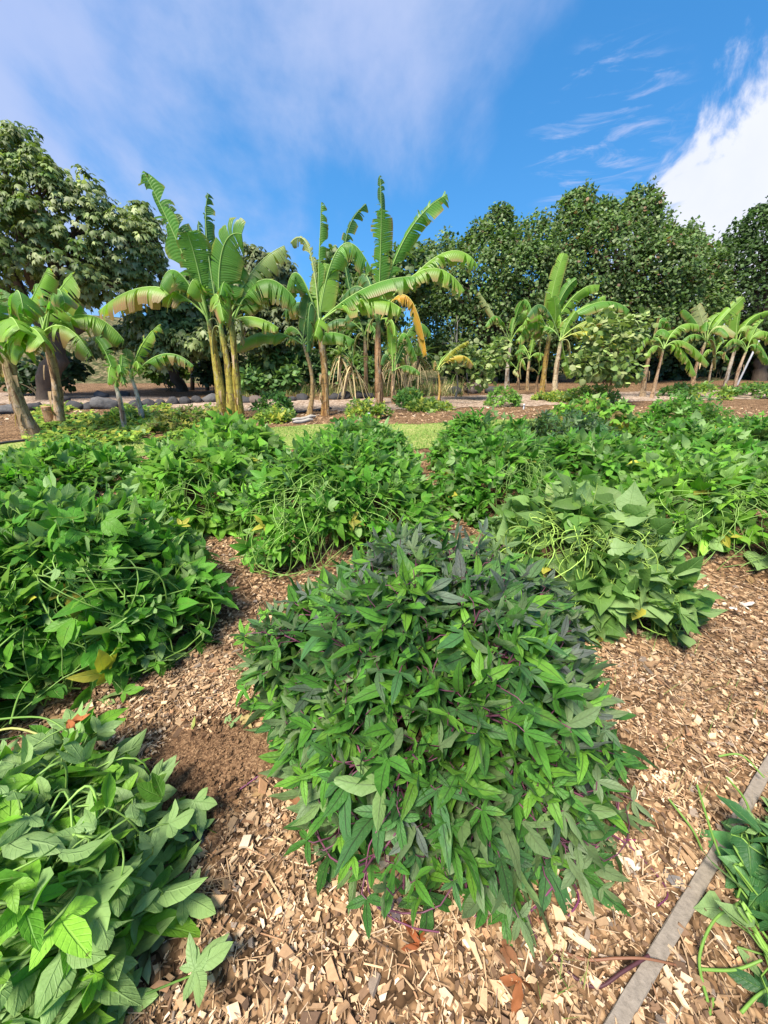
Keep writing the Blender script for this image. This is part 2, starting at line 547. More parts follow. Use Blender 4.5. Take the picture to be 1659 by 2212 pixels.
def leaf_round():
    V = np.array([(0, 0, 0), (.42, .18, -.05), (.45, .6, -.08), (0, 1.0, -.1), (-.45, .6, -.08), (-.42, .18, -.05), (0, .5, .06)], float)
    F = np.array([(0, 1, 6), (1, 2, 6), (2, 3, 6), (3, 4, 6), (4, 5, 6), (5, 0, 6)])
    return V, F


def leaf_small():
    V = np.array([(0, 0, 0), (.32, .5, -.04), (0, 1.0, -.06), (-.32, .5, -.04)], float)
    F = np.array([(0, 1, 2), (0, 2, 3)])
    return V, F


def leaf_fold():
    V = np.array([(0, 0, 0), (.44, .38, -.07), (0, 1.0, -.12), (-.44, .38, -.07), (0, .45, .07)], float)
    return V, np.array([(0, 1, 4), (1, 2, 4), (2, 3, 4), (3, 0, 4)])


def frames(tip, normal):
    tip = nrm(tip)
    normal = normal - tip * (normal * tip).sum(-1, keepdims=True)
    z = nrm(normal)
    x = np.cross(tip, z)
    return np.stack([x, tip, z], -1)       # columns


def stamp(tmpl, P, Rm, S, col, lv=None):
    V, F = tmpl[0], tmpl[1]
    N = len(P)
    W = np.einsum('nij,vj->nvi', Rm, V) * S[:, None, None] + P[:, None, :]
    FF = (F[None] + (np.arange(N) * len(V))[:, None, None]).reshape(-1, F.shape[1])
    cc = np.repeat(col, len(V), 0)
    ll = np.tile(lv, (N, 1)) if lv is not None else None
    return W.reshape(-1, 3), FF, cc, ll


def crown_points(blobs, n, rng, shell=(0.72, 1.05), flat=0.0):
    """Points through the outer layers of a set of ellipsoids, none inside another one's core; outward normals."""
    B = np.array([b[:6] for b in blobs], float)
    area = (B[:, 3] * B[:, 4] + B[:, 3] * B[:, 5] + B[:, 4] * B[:, 5])
    out_p, out_n = [], []
    got = 0
    while got < n:
        k = rng.choice(len(B), size=n, p=area / area.sum())
        d = nrm(rng.normal(size=(n, 3)))
        q = rng.uniform(shell[0], shell[1], n)
        lump = 1 + 0.15 * np.sin(d[:, 0] * 7 + k) * np.sin(d[:, 2] * 6 + 2 * k) + 0.07 * np.sin(d[:, 1] * 13 + d[:, 2] * 11 + k)
        p = B[k, :3] + d * B[k, 3:6] * (q * lump)[:, None]
        inside = np.zeros(n, bool)
        for j in range(len(B)):
            e = (((p - B[j, :3]) / B[j, 3:6]) ** 2).sum(1)
            inside |= (e < 0.45) & (k != j)
        ok = ~inside & (p[:, 2] > 0.15)
        out_p.append(p[ok]); out_n.append(nrm(d / B[k, 3:6])[ok])
        got += ok.sum()
    return np.concatenate(out_p)[:n], np.concatenate(out_n)[:n]


def limb_line(a, b, rng, k=7, sag=0.12):
    a, b = np.array(a, float), np.array(b, float)
    t = np.linspace(0, 1, k)[:, None]
    L = a + (b - a) * t
    w = np.linalg.norm(b - a)
    L[:, 2] += (np.sin(t[:, 0] * np.pi) * w * sag)
    L[1:-1] += rng.normal(0, 0.035 * w, (k - 2, 3))
    return L


def tree(name, label, base, blobs, n, size, tmpl, cols, seed, trunk_r=0.3, cluster=0, droop=0.3, fork=0.35, group=None, accents=None, bark=(0.10, 0.075, 0.055), limbs=None, cat='tree', lean=(0, 0), shell=(0.70, 1.06), mat=None, trunks=1, sprigs=0):
    rng = np.random.default_rng(seed)
    main = list(blobs)
    for _ in range(sprigs):            # small sprays standing out of the outline
        m_ = main[rng.integers(0, len(main))]
        d_ = nrm(rng.normal(size=3) + [0, -.3, .9])
        r_ = rng.uniform(.28, .62)
        blobs.append((*(np.array(m_[:3]) + d_ * np.array(m_[3:6]) * rng.uniform(.80, .98)), r_ * rng.uniform(.7, 1.2), r_, r_ * rng.uniform(.8, 1.5)))
    base = np.array(base, float)
    t = thing(name, base, label, cat, group)
    B = np.array([b[:6] for b in main], float)
    top = np.array([*B[:, :3].mean(0)])
    f = base + (top - base) * fork + np.array([lean[0], lean[1], 0])
    for q in range(trunks):
        off = np.array([0.0, 0, 0]) if q == 0 else np.array([rng.uniform(-1.2, 1.2), rng.uniform(-.6, .6), 0])
        L = limb_line(base + off, f + off * 1.6, rng, 7, 0.0)
        L[0, 2] -= 0.1
        V, F = tubes(L[None], np.linspace(trunk_r * 1.25, trunk_r * 0.75, 7)[None] * (1 if q == 0 else 0.6), 10)
        obj('trunk', V, F, M_BARK, t, col=bark)
    for b in B[:limbs]:
        L = limb_line(f - (f - base) * rng.uniform(0, 0.25), b[:3] + np.array([0, 0, b[5] * 0.35]), rng)
        V, F = tubes(L[None], np.linspace(trunk_r * 0.55, trunk_r * 0.10, 7)[None], 7)
        obj('limb', V, F, M_BARK, t, col=bark)
        # boughs fan out through that part of the crown
        K = 9
        tips = b[:3] + nrm(rng.normal(size=(K, 3))) * b[3:6] * 0.85
        ls = np.stack([limb_line(L[rng.integers(3, 7)], q_, rng, 5, 0.05) for q_ in tips])
        V, F = tubes(ls, np.tile(np.linspace(trunk_r * 0.16, trunk_r * 0.03, 5), (K, 1)), 4)
        obj('bough', V, F, M_BARK, t, col=bark, kind='stuff')
    cols = np.array(cols, float)
    up = np.array([0, 0, 1.0])
    if cluster:
        nc = n // cluster
        p, nn = crown_points(blobs, nc, rng, shell)
        az = rng.uniform(0, 2 * np.pi, (nc, 1)) + np.arange(cluster)[None] * (2 * np.pi / cluster) + rng.normal(0, .25, (nc, cluster))
        hd = np.stack([np.cos(az), np.sin(az), np.zeros_like(az)], -1)
        ax = nrm(nn * 0.7 + up * 0.8)[:, None, :]
        hd = nrm(hd - ax * (hd * ax).sum(-1, keepdims=True))
        tip = nrm(hd * 0.8 + nn[:, None, :] * 0.2 - up * (droop + rng.uniform(-.2, .5, (nc, cluster, 1))))
        P = p[:, None, :] + hd * rng.uniform(0.25, 0.6, (nc, cluster, 1)) * size + rng.normal(0, .18 * size, (nc, cluster, 3))
        nor = nrm(ax * 0.9 + hd * 0.5 + rng.normal(0, .22, (nc, cluster, 3)))
        ci = rng.integers(0, len(cols), nc)
        c = cols[ci][:, None, :] * rng.lognormal(0, 0.18, (nc, cluster, 1)) * rng.lognormal(0, 0.15, (nc, 1, 1))
        P, tip, nor, c = (a.reshape(-1, 3) for a in (P, tip, nor, c))
    else:
        p, nn = crown_points(blobs, n, rng, shell)
        # gather into sprays
        tip = nrm(nn * 0.5 + rng.normal(0, .7, (n, 3)) - up * droop)
        nor = nrm(nn * 0.6 + up * 0.7 + rng.normal(0, .45, (n, 3)))
        ci = rng.integers(0, len(cols), n)
        g = 0.5 + 0.5 * np.sin(p[:, 0] * 2.1 + 1.3 * np.sin(p[:, 2] * 1.7)) * np.sin(p[:, 2] * 2.6 + p[:, 1])
        c = cols[ci] * rng.lognormal(0, 0.22, (n, 1)) * (0.8 + 0.4 * g[:, None])
        P = p
    if accents is not None:
        acol, frac = accents
        m_ = (np.sin(P[:, 0] * 3.3) * np.sin(P[:, 2] * 4.1 + P[:, 1] * 2.2) > 0.35) & (rng.random(len(P)) < frac)
        c[m_] = np.array(acol) * rng.lognormal(0, 0.25, (m_.sum(), 1))
    S = size * rng.uniform(0.7, 1.25, len(P))
    V, F, cc, _ = stamp(tmpl, P, frames(tip, nor), S, c)
    obj('crown', V, F, mat or M_TREE_LEAF, t, col=cc, kind='stuff')
    return t


def blobs_px(lst, Y):
    """(u, v, radius in picture units, depth offset, flatten) -> ellipsoids in metres."""
    out = []
    for u, v, r, dy, fl in lst:
        p = A(u, v, Y + dy)
        s = r / FP * (p[1] * cp - (p[2] - CAM_H) * sp)
        out.append((*p, s, s * 0.9, s * fl))
    return out


KUKUI = [(0.19, 0.245, 0.08), (0.25, 0.30, 0.11), (0.13, 0.18, 0.055), (0.32, 0.36, 0.18), (0.085, 0.14, 0.035)]
HAU = [(0.095, 0.165, 0.045), (0.13, 0.205, 0.06), (0.07, 0.125, 0.034), (0.185, 0.24, 0.10)]
HAUD = [(0.055, 0.105, 0.03), (0.08, 0.14, 0.04), (0.042, 0.075, 0.024)]

b = blobs_px([(15, 375, 95, 0, .85), (-90, 440, 130, 0, .9), (95, 440, 95, -.6, .8), (175, 490, 80, -.4, .75), (40, 520, 100, -1.2, .7), (250, 545, 75, 0, .7), (-70, 580, 110, -1, .6), (150, 568, 85, -1.0, .6), (225, 622, 55, -.6, .5), (310, 585, 55, .5, .7), (330, 540, 36, .6, .8), (300, 500, 40, 1.4, .8)], 15.5)
tree('shade_tree', 'tall spreading tree with drooping pale grey-green leaves towering at the left edge', G(105, 862), b, 15000, 0.21, leaf_tri_lobed(), KUKUI, 11, 0.34, sprigs=40, cluster=8, droop=0.55, fork=0.42)
b = blobs_px([(345, 705, 60, 0, .6), (265, 725, 42, 1, .5), (400, 650, 60, .5, .8), (420, 730, 60, 0, .6), (345, 760, 45, -.5, .6), (205, 745, 32, 1, .5)], 17)
tree('shade_tree', 'low dark-limbed tree with drooping pale leaves behind the small pale-stemmed banana plants', G(395, 845), b, 5600, 0.26, leaf_tri_lobed(), KUKUI, 12, 0.22, cluster=8, droop=0.5, fork=0.5)
b = blobs_px([(545, 575, 45, 0, .9), (600, 580, 38, 0, .8), (500, 620, 55, 0, .8), (575, 650, 55, -1, .7), (470, 690, 55, 0, .7), (610, 700, 55, -1, .8), (540, 720, 50, -2, .7)], 19)
tree('shade_tree', 'pale leafy tree on a dark trunk between the triple clump and the middle bananas', G(552, 842), b, 6000, 0.27, leaf_tri_lobed(), [(0.14, 0.17, 0.075), (0.19, 0.21, 0.10), (0.11, 0.14, 0.055)], 13, 0.24, cluster=8, droop=0.5, fork=0.5)
b = blobs_px([(735, 600, 55, 2, .9), (700, 690, 60, 2, .9), (800, 660, 70, 1, .9), (880, 590, 60, 1, .9), (760, 740, 60, 1, .8)], 21)
tree('shade_tree', 'dark bushy tree filling the gap behind the two tallest middle bananas', G(760, 838), b, 9000, 0.24, leaf_round(), HAU, 14, 0.25, fork=0.4)

RT = dict(sprigs=110, size=0.195, tmpl=leaf_fold(), cat='tree', shell=(0.66, 1.12))
b = blobs_px([(965, 576, 60, 0, .9), (1060, 563, 75, 0, .85), (1075, 503, 22, 0, 1.3), (1150, 558, 80, .5, .9), (1010, 614, 85, -1, .8), (1110, 614, 90, -1.2, .8), (960, 704, 75, -.5, .9), (1060, 714, 90, -1, .9), (1160, 704, 85, -1, .9), (940, 634, 50, 0, .9), (1180, 614, 70, -.6, .9)], 26)
tree('shade_tree', 'broad dark green round-leaved tree directly right of the tallest banana plant', G(1060, 826), b, 34000, cols=HAU, seed=15, trunk_r=0.35, fork=0.3, accents=((0.15, 0.11, 0.06), 0.08), **RT)
b = blobs_px([(1250, 538, 85, 0, .9), (1240, 473, 30, 0, 1.2), (1345, 528, 85, 0, .9), (1375, 468, 26, 0, 1.3), (1430, 563, 75, 0, .9), (1300, 574, 100, -1.2, .8), (1410, 604, 95, -1.2, .8), (1490, 584, 65, .5, .9), (1480, 548, 26, .3, 1.2), (1270, 674, 95, -1.4, .8), (1390, 694, 90, -1.2, .8), (1490, 679, 75, 0, .9), (1300, 488, 26, 0, 1.1)], 26.5)
tree('shade_tree', 'largest dark green tree dotted with brown seed heads behind the right-hand bananas', G(1340, 825), b, 42000, cols=HAU, seed=16, trunk_r=0.4, fork=0.3, accents=((0.19, 0.11, 0.06), 0.14), **RT)
b = blobs_px([(1620, 566, 75, 0, .9), (1690, 524, 95, 0, .9), (1590, 604, 80, 0, .9), (1660, 634, 100, -1, .8), (1575, 694, 70, .5, .9), (1740, 654, 110, 0, .9), (1640, 494, 25, 0, 1.2), (1660, 724, 80, 0, .8)], 28)
tree('shade_tree', 'deep green tree at the right edge behind the grey post', G(1640, 822), b, 25000, cols=HAUD, seed=17, trunk_r=0.35, fork=0.3, **RT)

# far-off wood behind everything: nobody could count its stems
rng = np.random.default_rng(21)
fb = [(x_, 36 + 2 * math.sin(x_), 1.6, 2.6, 2.0, 2.2 + 0.6 * math.sin(x_ * 1.7)) for x_ in np.arange(-9, 40, 2.4)]
p, nn = crown_points(fb, 16000, rng, (0.4, .9))
tip = nrm(nn * .5 + rng.normal(0, .6, p.shape)); nor = nrm(nn + np.array([0, 0, .6]) + rng.normal(0, .4, p.shape))
V, F, cc, _ = stamp(leaf_small(), p, frames(tip, nor), rng.uniform(.3, .5, len(p)), np.array(HAUD)[rng.integers(0, 3, len(p))])
obj('far_woods', V, F, M_TREE_LEAF, col=cc, kind='stuff')


def shrub(name, label, u, v, blobs, Y, n, size, cols, seed, tmpl=None, group=None, cat='shrub', stem_col=(0.12, 0.09, 0.05), nstem=9, cluster=0, droop=0.2, mat=None):
    """Many-stemmed bush: stems from the foot to every part of a leafy crown."""
    rng = np.random.default_rng(seed)
    base = G(u, v)
    bl = blobs_px(blobs, Y if Y else base[1])
    t = thing(name, base, label, cat, group)
    ends = np.array([b[:3] for b in bl])[rng.integers(0, len(bl), nstem)] + rng.normal(0, .15, (nstem, 3))
    st = base + np.c_[rng.normal(0, .12, (nstem, 2)), np.full(nstem, -0.05)]
    L = np.stack([limb_line(a, e, rng, 6, 0.04) for a, e in zip(st, ends)])
    V, F = tubes(L, np.tile(np.linspace(.022, .007, 6), (nstem, 1)), 5)
    obj('stems', V, F, M_BARK, t, col=stem_col, kind='stuff')
    p, nn = crown_points(bl, n, rng, (0.35, 1.08))
    tip = nrm(nn * .7 + rng.normal(0, .6, p.shape) - np.array([0, 0, droop]))
    nor = nrm(nn * .6 + np.array([0, 0, .9]) + rng.normal(0, .4, p.shape))
    c = np.array(cols)[rng.integers(0, len(cols), n)] * rng.lognormal(0, .22, (n, 1))
    V, F, cc, _ = stamp(tmpl or leaf_round(), p, frames(tip, nor), size * rng.uniform(.65, 1.3, n), c)
    obj('foliage', V, F, mat or M_LEAF_FAR, t, col=cc, kind='stuff')
    return t


PALE = [(0.22, 0.30, 0.085), (0.28, 0.36, 0.12), (0.15, 0.24, 0.06), (0.33, 0.38, 0.16)]
MIDG = [(0.07, 0.15, 0.035), (0.10, 0.20, 0.045), (0.05, 0.11, 0.03), (0.15, 0.24, 0.06)]
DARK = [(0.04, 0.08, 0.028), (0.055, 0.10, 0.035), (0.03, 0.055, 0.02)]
shrub('leafy_shrub', 'tall pale yellow-green round-leaved shrub between the two right-hand banana groups', 1312, 836, [(1310, 760, 60, 0, 1), (1365, 715, 40, 0, .9), (1340, 800, 45, 0, .8), (1262, 790, 40, 0, .8), (1385, 690, 18, 0, 1), (1300, 705, 35, 0, .9)], 13.5, 900, .19, PALE, 31)
shrub('leafy_shrub', 'pale thin-stemmed shrub behind the small yellowing banana plant', 1020, 846, [(1000, 770, 42, 0, .8), (1045, 790, 40, 0, .8), (960, 785, 25, 0, .9), (1075, 760, 30, 0, .9), (1040, 815, 30, 0, .7)], 15, 520, .19, PALE, 32)
shrub('leafy_shrub', 'knee-high green shrub right of the triple banana clump', 555, 862, [(545, 822, 30, 0, .8), (590, 830, 28, 0, .7), (625, 815, 28, 0, .8)], 15.5, 700, .2, MIDG, 33)
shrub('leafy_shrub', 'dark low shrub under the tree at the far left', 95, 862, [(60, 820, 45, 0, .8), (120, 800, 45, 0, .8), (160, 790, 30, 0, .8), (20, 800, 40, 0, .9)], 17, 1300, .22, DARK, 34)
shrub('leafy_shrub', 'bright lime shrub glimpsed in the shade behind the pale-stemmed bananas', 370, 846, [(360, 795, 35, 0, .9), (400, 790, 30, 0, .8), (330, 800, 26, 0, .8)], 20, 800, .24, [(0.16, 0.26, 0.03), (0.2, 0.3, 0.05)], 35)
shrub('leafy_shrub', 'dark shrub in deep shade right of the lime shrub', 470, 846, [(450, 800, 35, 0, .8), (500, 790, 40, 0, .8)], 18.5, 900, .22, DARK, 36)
shrub('leafy_shrub', 'pale green shrub under the trees left of the middle bananas', 600, 848, [(590, 770, 42, 0, .8), (640, 785, 36, 0, .9), (560, 790, 30, 0, .9)], 18, 1000, .24, MIDG + PALE[:1], 37)
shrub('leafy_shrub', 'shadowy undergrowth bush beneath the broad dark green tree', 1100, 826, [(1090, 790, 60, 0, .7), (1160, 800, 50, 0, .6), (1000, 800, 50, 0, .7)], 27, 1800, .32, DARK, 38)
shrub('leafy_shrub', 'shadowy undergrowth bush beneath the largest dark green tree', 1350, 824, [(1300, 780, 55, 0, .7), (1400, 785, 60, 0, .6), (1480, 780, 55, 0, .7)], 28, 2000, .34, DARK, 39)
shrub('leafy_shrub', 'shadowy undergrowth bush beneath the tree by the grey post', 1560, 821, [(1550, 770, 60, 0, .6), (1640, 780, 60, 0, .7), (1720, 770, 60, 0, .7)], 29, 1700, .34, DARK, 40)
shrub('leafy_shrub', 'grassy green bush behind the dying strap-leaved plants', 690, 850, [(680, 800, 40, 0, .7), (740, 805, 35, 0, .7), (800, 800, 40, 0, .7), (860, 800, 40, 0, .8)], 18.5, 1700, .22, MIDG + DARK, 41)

# brown-twigged bare sapling in front of the dark tree
rng = np.random.default_rng(44)
b0 = A(985, 835, 15.5); b0[2] = 0
t = thing('bare_sapling', b0, 'leafless grey sapling standing against the dark tree above the pale thin-stemmed shrub', 'sapling')
tips_ = [(985, 680), (968, 700), (1000, 705), (1012, 735), (955, 735), (978, 690), (993, 690)]
V, F = tubes(limb_line(b0, A(985, 745, 15.5), rng, 6, 0)[None], np.linspace(.035, .02, 6)[None], 6)
obj('trunk', V, F, M_BARK, t, col=(0.33, 0.29, 0.24))
for u_, v_ in tips_:
    V, F = tubes(limb_line(A(985, 745 + rng.uniform(-5, 25), 15.5), A(u_, v_, 15.5 + rng.normal(0, .4)), rng, 6, 0.03)[None], np.linspace(.016, .005, 6)[None], 5)
    obj('branch', V, F, M_BARK, t, col=(0.33, 0.29, 0.24))


# ------------------------------------------------------------------ strap-leaved plants
def strap(base, d, L, w, droop, k=8):
    """One long arching strap: 3 verts across, folded along the middle."""
    t = np.linspace(0, 1, k)
    d = nrm(d)
    sp_ = base + d * (L * t)[:, None] - np.array([0, 0, 1.0]) * (droop * L * t ** 2.2)[:, None]
    T = nrm(np.gradient(sp_, axis=0))
    s = nrm(np.cross(T, np.array([0.01, 0.02, 1.0])))
    n = np.cross(s, T)
    ww = w * np.clip(1.15 - t, 0.02, 1) ** 0.6
    V = np.stack([sp_ - s * ww[:, None] + n * (ww * .35)[:, None], sp_, sp_ + s * ww[:, None] + n * (ww * .35)[:, None]], 1).reshape(-1, 3)
    i = np.arange(k * 3).reshape(k, 3)
    F = np.concatenate([np.stack([i[:-1, j], i[:-1, j + 1], i[1:, j + 1], i[1:, j]], -1) for j in (0, 1)])
    return V, F


def strap_plant(label, u, v, heads, seed, n=26, L=1.1, cols=((0.16, 0.27, 0.06), (0.10, 0.2, 0.05), (0.24, 0.33, 0.10)), ndry=18):
    rng = np.random.default_rng(seed)
    base = G(u, v)
    t = thing('screw_pine', base, label, 'plant', 'strap-leaved plants behind the middle bananas')
    for hu, hv in heads:
        h = A(hu, hv, base[1])
        V, F = tubes(limb_line(base + rng.normal(0, .05, 3) * [1, 1, 0], h, rng, 6, 0)[None], np.linspace(.06, .05, 6)[None], 7)
        obj('trunk', V, F, M_BARK, t, col=(0.3, 0.24, 0.16))
        for i in range(n):
            a = i * 2.4 + rng.uniform(-.3, .3)
            el = rng.uniform(.25, 1.35)
            d = np.array([math.cos(a) * math.cos(el), math.sin(a) * math.cos(el), math.sin(el)])
            V, F = strap(h, d, L * rng.uniform(.7, 1.15), .035, rng.uniform(.15, .7))
            obj('leaf', V, F, M_LEAF_FAR, t, origin=h, col=np.array(cols[rng.integers(0, len(cols))]) * rng.lognormal(0, .15))
        for i in range(ndry):
            a = rng.uniform(0, 6.28)
            d = np.array([math.cos(a), math.sin(a), rng.uniform(-.5, .3)])
            V, F = strap(h - np.array([0, 0, rng.uniform(0, .35)]), d, rng.uniform(.5, .95), .03, rng.uniform(1.0, 1.7))
            V[:, 2] = np.maximum(V[:, 2], 0.03)
            obj('dry_leaf', V, F, M_DRY, t, origin=h, col=np.array((0.46, 0.36, 0.20)) * rng.lognormal(0, .2))
    return t


strap_plant('green strap-leaved plant with hanging straw-coloured leaves right of the tallest torn banana', 742, 862, [(735, 765), (760, 785)], 51, n=20)
strap_plant('tall strap-leaved plant thick with dead straw leaves behind the orange hanging banana leaf', 880, 856, [(872, 735), (905, 770), (850, 775)], 52, n=26, L=1.25, ndry=34)
strap_plant('collapsed heap of pale dry straps beside the yellowing banana plant', 985, 850, [(975, 830)], 53, n=3, L=.6, ndry=40)


# ------------------------------------------------------------------ banana plants
GREEN_B = np.array((0.095, 0.25, 0.032))
LIGHT_B = np.array((0.20, 0.37, 0.045))
DEEP_B = np.array((0.05, 0.15, 0.045))
YEL_B = np.array((0.50, 0.42, 0.05))
ORA_B = np.array((0.62, 0.30, 0.025))
PALE_B = np.array((0.45, 0.46, 0.22))
BROWN = np.array((0.36, 0.20, 0.10))
DRYT = np.array((0.44, 0.31, 0.18))
DOWN = np.array([0, 0, -1.0])


def banana_leaf(parent, B, M, T, W, rng, tear=0.5, brown=0.3, green=GREEN_B, droop=(0.35, 0.75), stalk=0.16, roll=0.0, name='leaf'):
    """Blade in two torn halves hanging from a curved midrib; the midrib is a piece of its own."""
    Cc = 2 * M - 0.5 * (B + T)
    t = np.linspace(0, 1, 90)[:, None]
    S = (1 - t) ** 2 * B + 2 * t * (1 - t) * Cc + t ** 2 * T
    Tg = nrm(np.gradient(S, axis=0))
    ch = nrm(T - B)
    kz = np.clip((abs(ch[2]) - 0.55) / 0.35, 0, 1)
    ref = nrm(np.array([0, 0, 1.0]) * (1 - kz) + np.array([-0.15, -1.0, 0.0]) * kz)
    side = nrm(np.cross(Tg, ref) + 1e-6)
    nor = np.cross(side, Tg)
    if roll:
        c_, s_ = math.cos(roll), math.sin(roll)
        side, nor = side * c_ + nor * s_, nor * c_ - side * s_

    def at(tt):
        f = np.clip(tt, 0, 1) * 89
        i = np.minimum(f.astype(int), 88); w = (f - i)[:, None]
        return [a[i] * (1 - w) + a[i + 1] * w for a in (S, Tg, side, nor)]

    def width(tt):
        q = np.clip((tt - stalk) / (1 - stalk), 0, 1)
        return W * np.minimum(1, (q / 0.16 + 0.12)) ** 0.8 * np.clip(1 - ((q - 0.45) / 0.58) ** 4, 0.0, 1) ** 0.6 * (q < 0.999)

    parts = []
    nx = 5
    for sgn in (-1, 1):
        K = int(rng.integers(12, 24))
        wt = rng.exponential(1.0, K) ** 1.4 + .08
        cut = stalk + (1 - stalk) * np.concatenate([[0], np.cumsum(wt) / wt.sum()])
        da = db = 0.0
        for k_ in range(K):
            a, b_ = cut[k_], cut[k_ + 1]
            if b_ - a < 0.004: continue
            torn = rng.random() < tear
            if torn or k_ == 0:
                da = rng.normal(0, 0.36) * (0.3 + tear)
                db = rng.normal(0, 0.05)
            gap = (b_ - a) * (rng.uniform(.03, .42) if torn else 0.02)
            na = max(2, int((b_ - a) * 26) + 2)
            xs = np.linspace(0, 1, nx)
            al = np.linspace(0, 1, na)
            X, AL = np.meshgrid(xs, al)
            X, AL = X.ravel(), AL.ravel()
            tt = a + gap * X ** 1.5 + (b_ - a - 2 * gap * X ** 1.5) * AL + db * X * 0.4 + 0.06 * X
            s0, tg, sd, nn_ = at(tt)
            w_ = width(a + (b_ - a) * AL)
            if torn: w_ = w_ * rng.uniform(.74, 1.02)
            ang = droop[0] + (droop[1] + da) * X * 0.75
            x_off = X * w_
            pos = s0 + sd * (sgn * x_off * np.cos(ang))[:, None] - nn_ * (x_off * np.sin(ang))[:, None]
            pos += DOWN * (x_off * X * (0.18 + 0.35 * tear * torn))[:, None]
            pos += nn_ * (0.012 * np.sin(tt * 160) * X)[:, None]
            edge = 1.0 - brown * rng.uniform(.15, 1.0) * (0.55 if k_ < K * .35 else 1.0)
            f = np.clip((X - edge) / 0.10, 0, 1)[:, None] if brown > 0 else np.zeros((len(X), 1))
            fy = np.clip((X - edge + 0.25) / 0.3, 0, 1)[:, None] if brown > 0 else np.zeros((len(X), 1))
            g = green * rng.lognormal(0, .10) * (1.0 + 0.16 * (rng.random() < .2))
            cc = g * (1 - fy * .7) + np.array((0.36, 0.36, 0.07)) * fy * .7
            cc = cc * (1 - f) + BROWN * rng.lognormal(0, .2) * f
            i = np.arange(na * nx).reshape(na, nx)
            q_ = [i[:-1, :-1], i[:-1, 1:], i[1:, 1:], i[1:, :-1]]
            F = np.stack(q_ if sgn > 0 else q_[::-1], -1).reshape(-1, 4)
            parts.append((pos, F, cc, np.stack([sgn * X, tt - 0.06 * X], -1)))
    V, F, cc, ll = join(parts)
    o = obj(name, V, F, M_BANANA, parent, origin=B, col=cc, lv=ll)
    L = np.concatenate([S[:86:5], S[-1:]])
    # sink the rib slightly into the blade
    V, F = tubes(L[None], (np.linspace(1, .15, len(L)) * (0.016 + 0.028 * W))[None], 6)
    obj('midrib', V, F, M_STEM, o, col=np.clip(green * 0.5 + np.array((0.22, 0.30, 0.09)), 0, 1))
    return o


def banana(label, base_uv, top_uv, rad, leaves, seed, stem=(0.36, 0.27, 0.07), group='banana plants along the far edge of the garden', flaps=3, dy=0.0, bulge=1.25):
    rng = np.random.default_rng(seed)
    base = G(*base_uv)
    Y = base[1] + dy
    top = A(*top_uv, Y)
    t = thing('banana_plant', base, label, 'banana plant', group)
    k = 18
    q = np.linspace(0, 1, k)
    L = base + (top - base) * q[:, None]
    bow = rng.normal(0, .03, 3) * np.linalg.norm(top - base)
    L = L + np.sin(q * np.pi)[:, None] * bow * [1, .5, 0]
    L[0, 2] -= .08
    rr = rad * (bulge - (bulge - .62) * q ** .8) * (1 + 0.05 * np.sin(q * 17 + seed) + rng.normal(0, .02, k))
    V, F = tubes(L[None], rr[None], 14)
    # overlapping sheaths make the outline uneven
    Vr = V.reshape(k, 14, 3)
    cen = L[:, None, :]
    an = np.arange(14)[None] * 2 * np.pi / 14
    Vr = cen + (Vr - cen) * (1 + 0.10 * np.sin(an * 2 + q[:, None] * 5 + seed) + 0.05 * np.sin(an * 5 - q[:, None] * 9))[..., None]
    g = np.array(stem)
    gc = np.clip((q - .86) / .14, 0, 1)[:, None]
    cc = np.repeat(g * (1 - gc) + np.array((0.16, 0.26, 0.07)) * gc, 14, 0)
    obj('pseudostem', Vr.reshape(-1, 3), F, M_TRUNK, t, col=cc)
    H = np.linalg.norm(top - base)
    for i in range(flaps):
        q0 = rng.uniform(.03, .75)
        a = rng.uniform(-2.6, -.5)
        p0 = base + (top - base) * q0 + np.array([math.cos(a), math.sin(a), 0]) * rad * 1.0
        d = np.array([math.cos(a) * .5, math.sin(a) * .5, rng.choice([-1, 1]) * 1.0])
        V, F = strap(p0, d, rng.uniform(.12, .24) * min(H, 2.2) * .55, rad * rng.uniform(.16, .38), rng.uniform(.2, .7), 8)
        V[:, 2] = np.maximum(V[:, 2], 0.02)
        obj('dry_sheath', V, F, M_DRY, t, col=DRYT * .8 * rng.lognormal(0, .3))
    big = [l_ for l_ in leaves if l_[4] > .17]
    for _ in range(2 if len(big) > 3 else 1):        # more of the crown: leaves to the front and back, one of them dead and hanging
        tu_, tv_ = top_uv[0] + rng.uniform(-75, 75) * rad / .1, top_uv[1] + rng.uniform(-70, 0) * rad / .1
        leaves = leaves + [((top_uv[0] + tu_) / 2, min(top_uv[1], tv_) - 22 * rad / .1, tu_, tv_, .26 * rad / .1, dict(dy=rng.choice([-1, 1]) * rng.uniform(.5, 1.1), g=[GREEN_B, LIGHT_B, DEEP_B][rng.integers(0, 3)], brown=.25))]
    if rad > .07:
        sx = rng.choice([-1, 1])
        leaves = leaves + [(top_uv[0] + sx * 17, top_uv[1] + 4, top_uv[0] + sx * rng.uniform(16, 26), top_uv[1] + rng.uniform(35, 70), .13, dict(g=DRYT * .8, tear=.9, brown=.5, droop=(.8, 1.0), dy=rng.uniform(-.3, .1)))]
    for lf in leaves:
        mu, mv, tu, tv, W = lf[:5]
        o = dict(dy=0.0, tear=.45, brown=.15, g=GREEN_B, droop=(0.35, 0.8), roll=0.0)
        o.update(lf[5] if len(lf) > 5 else {})
        W = W * 1.02
        o['tear'] = min(1.0, o['tear'] * 1.1 + .18)
        o['brown'] = o['brown'] + .06
        B = top + np.array([rng.normal(0, .03), rng.normal(0, .03), -.02])
        M = A(mu, mv, Y + o['dy'] * .45)
        T = A(tu, tv, Y + o['dy'])
        banana_leaf(t, B, M, T, W, rng, o['tear'], o['brown'], o['g'], o['droop'], roll=o['roll'])
    return t


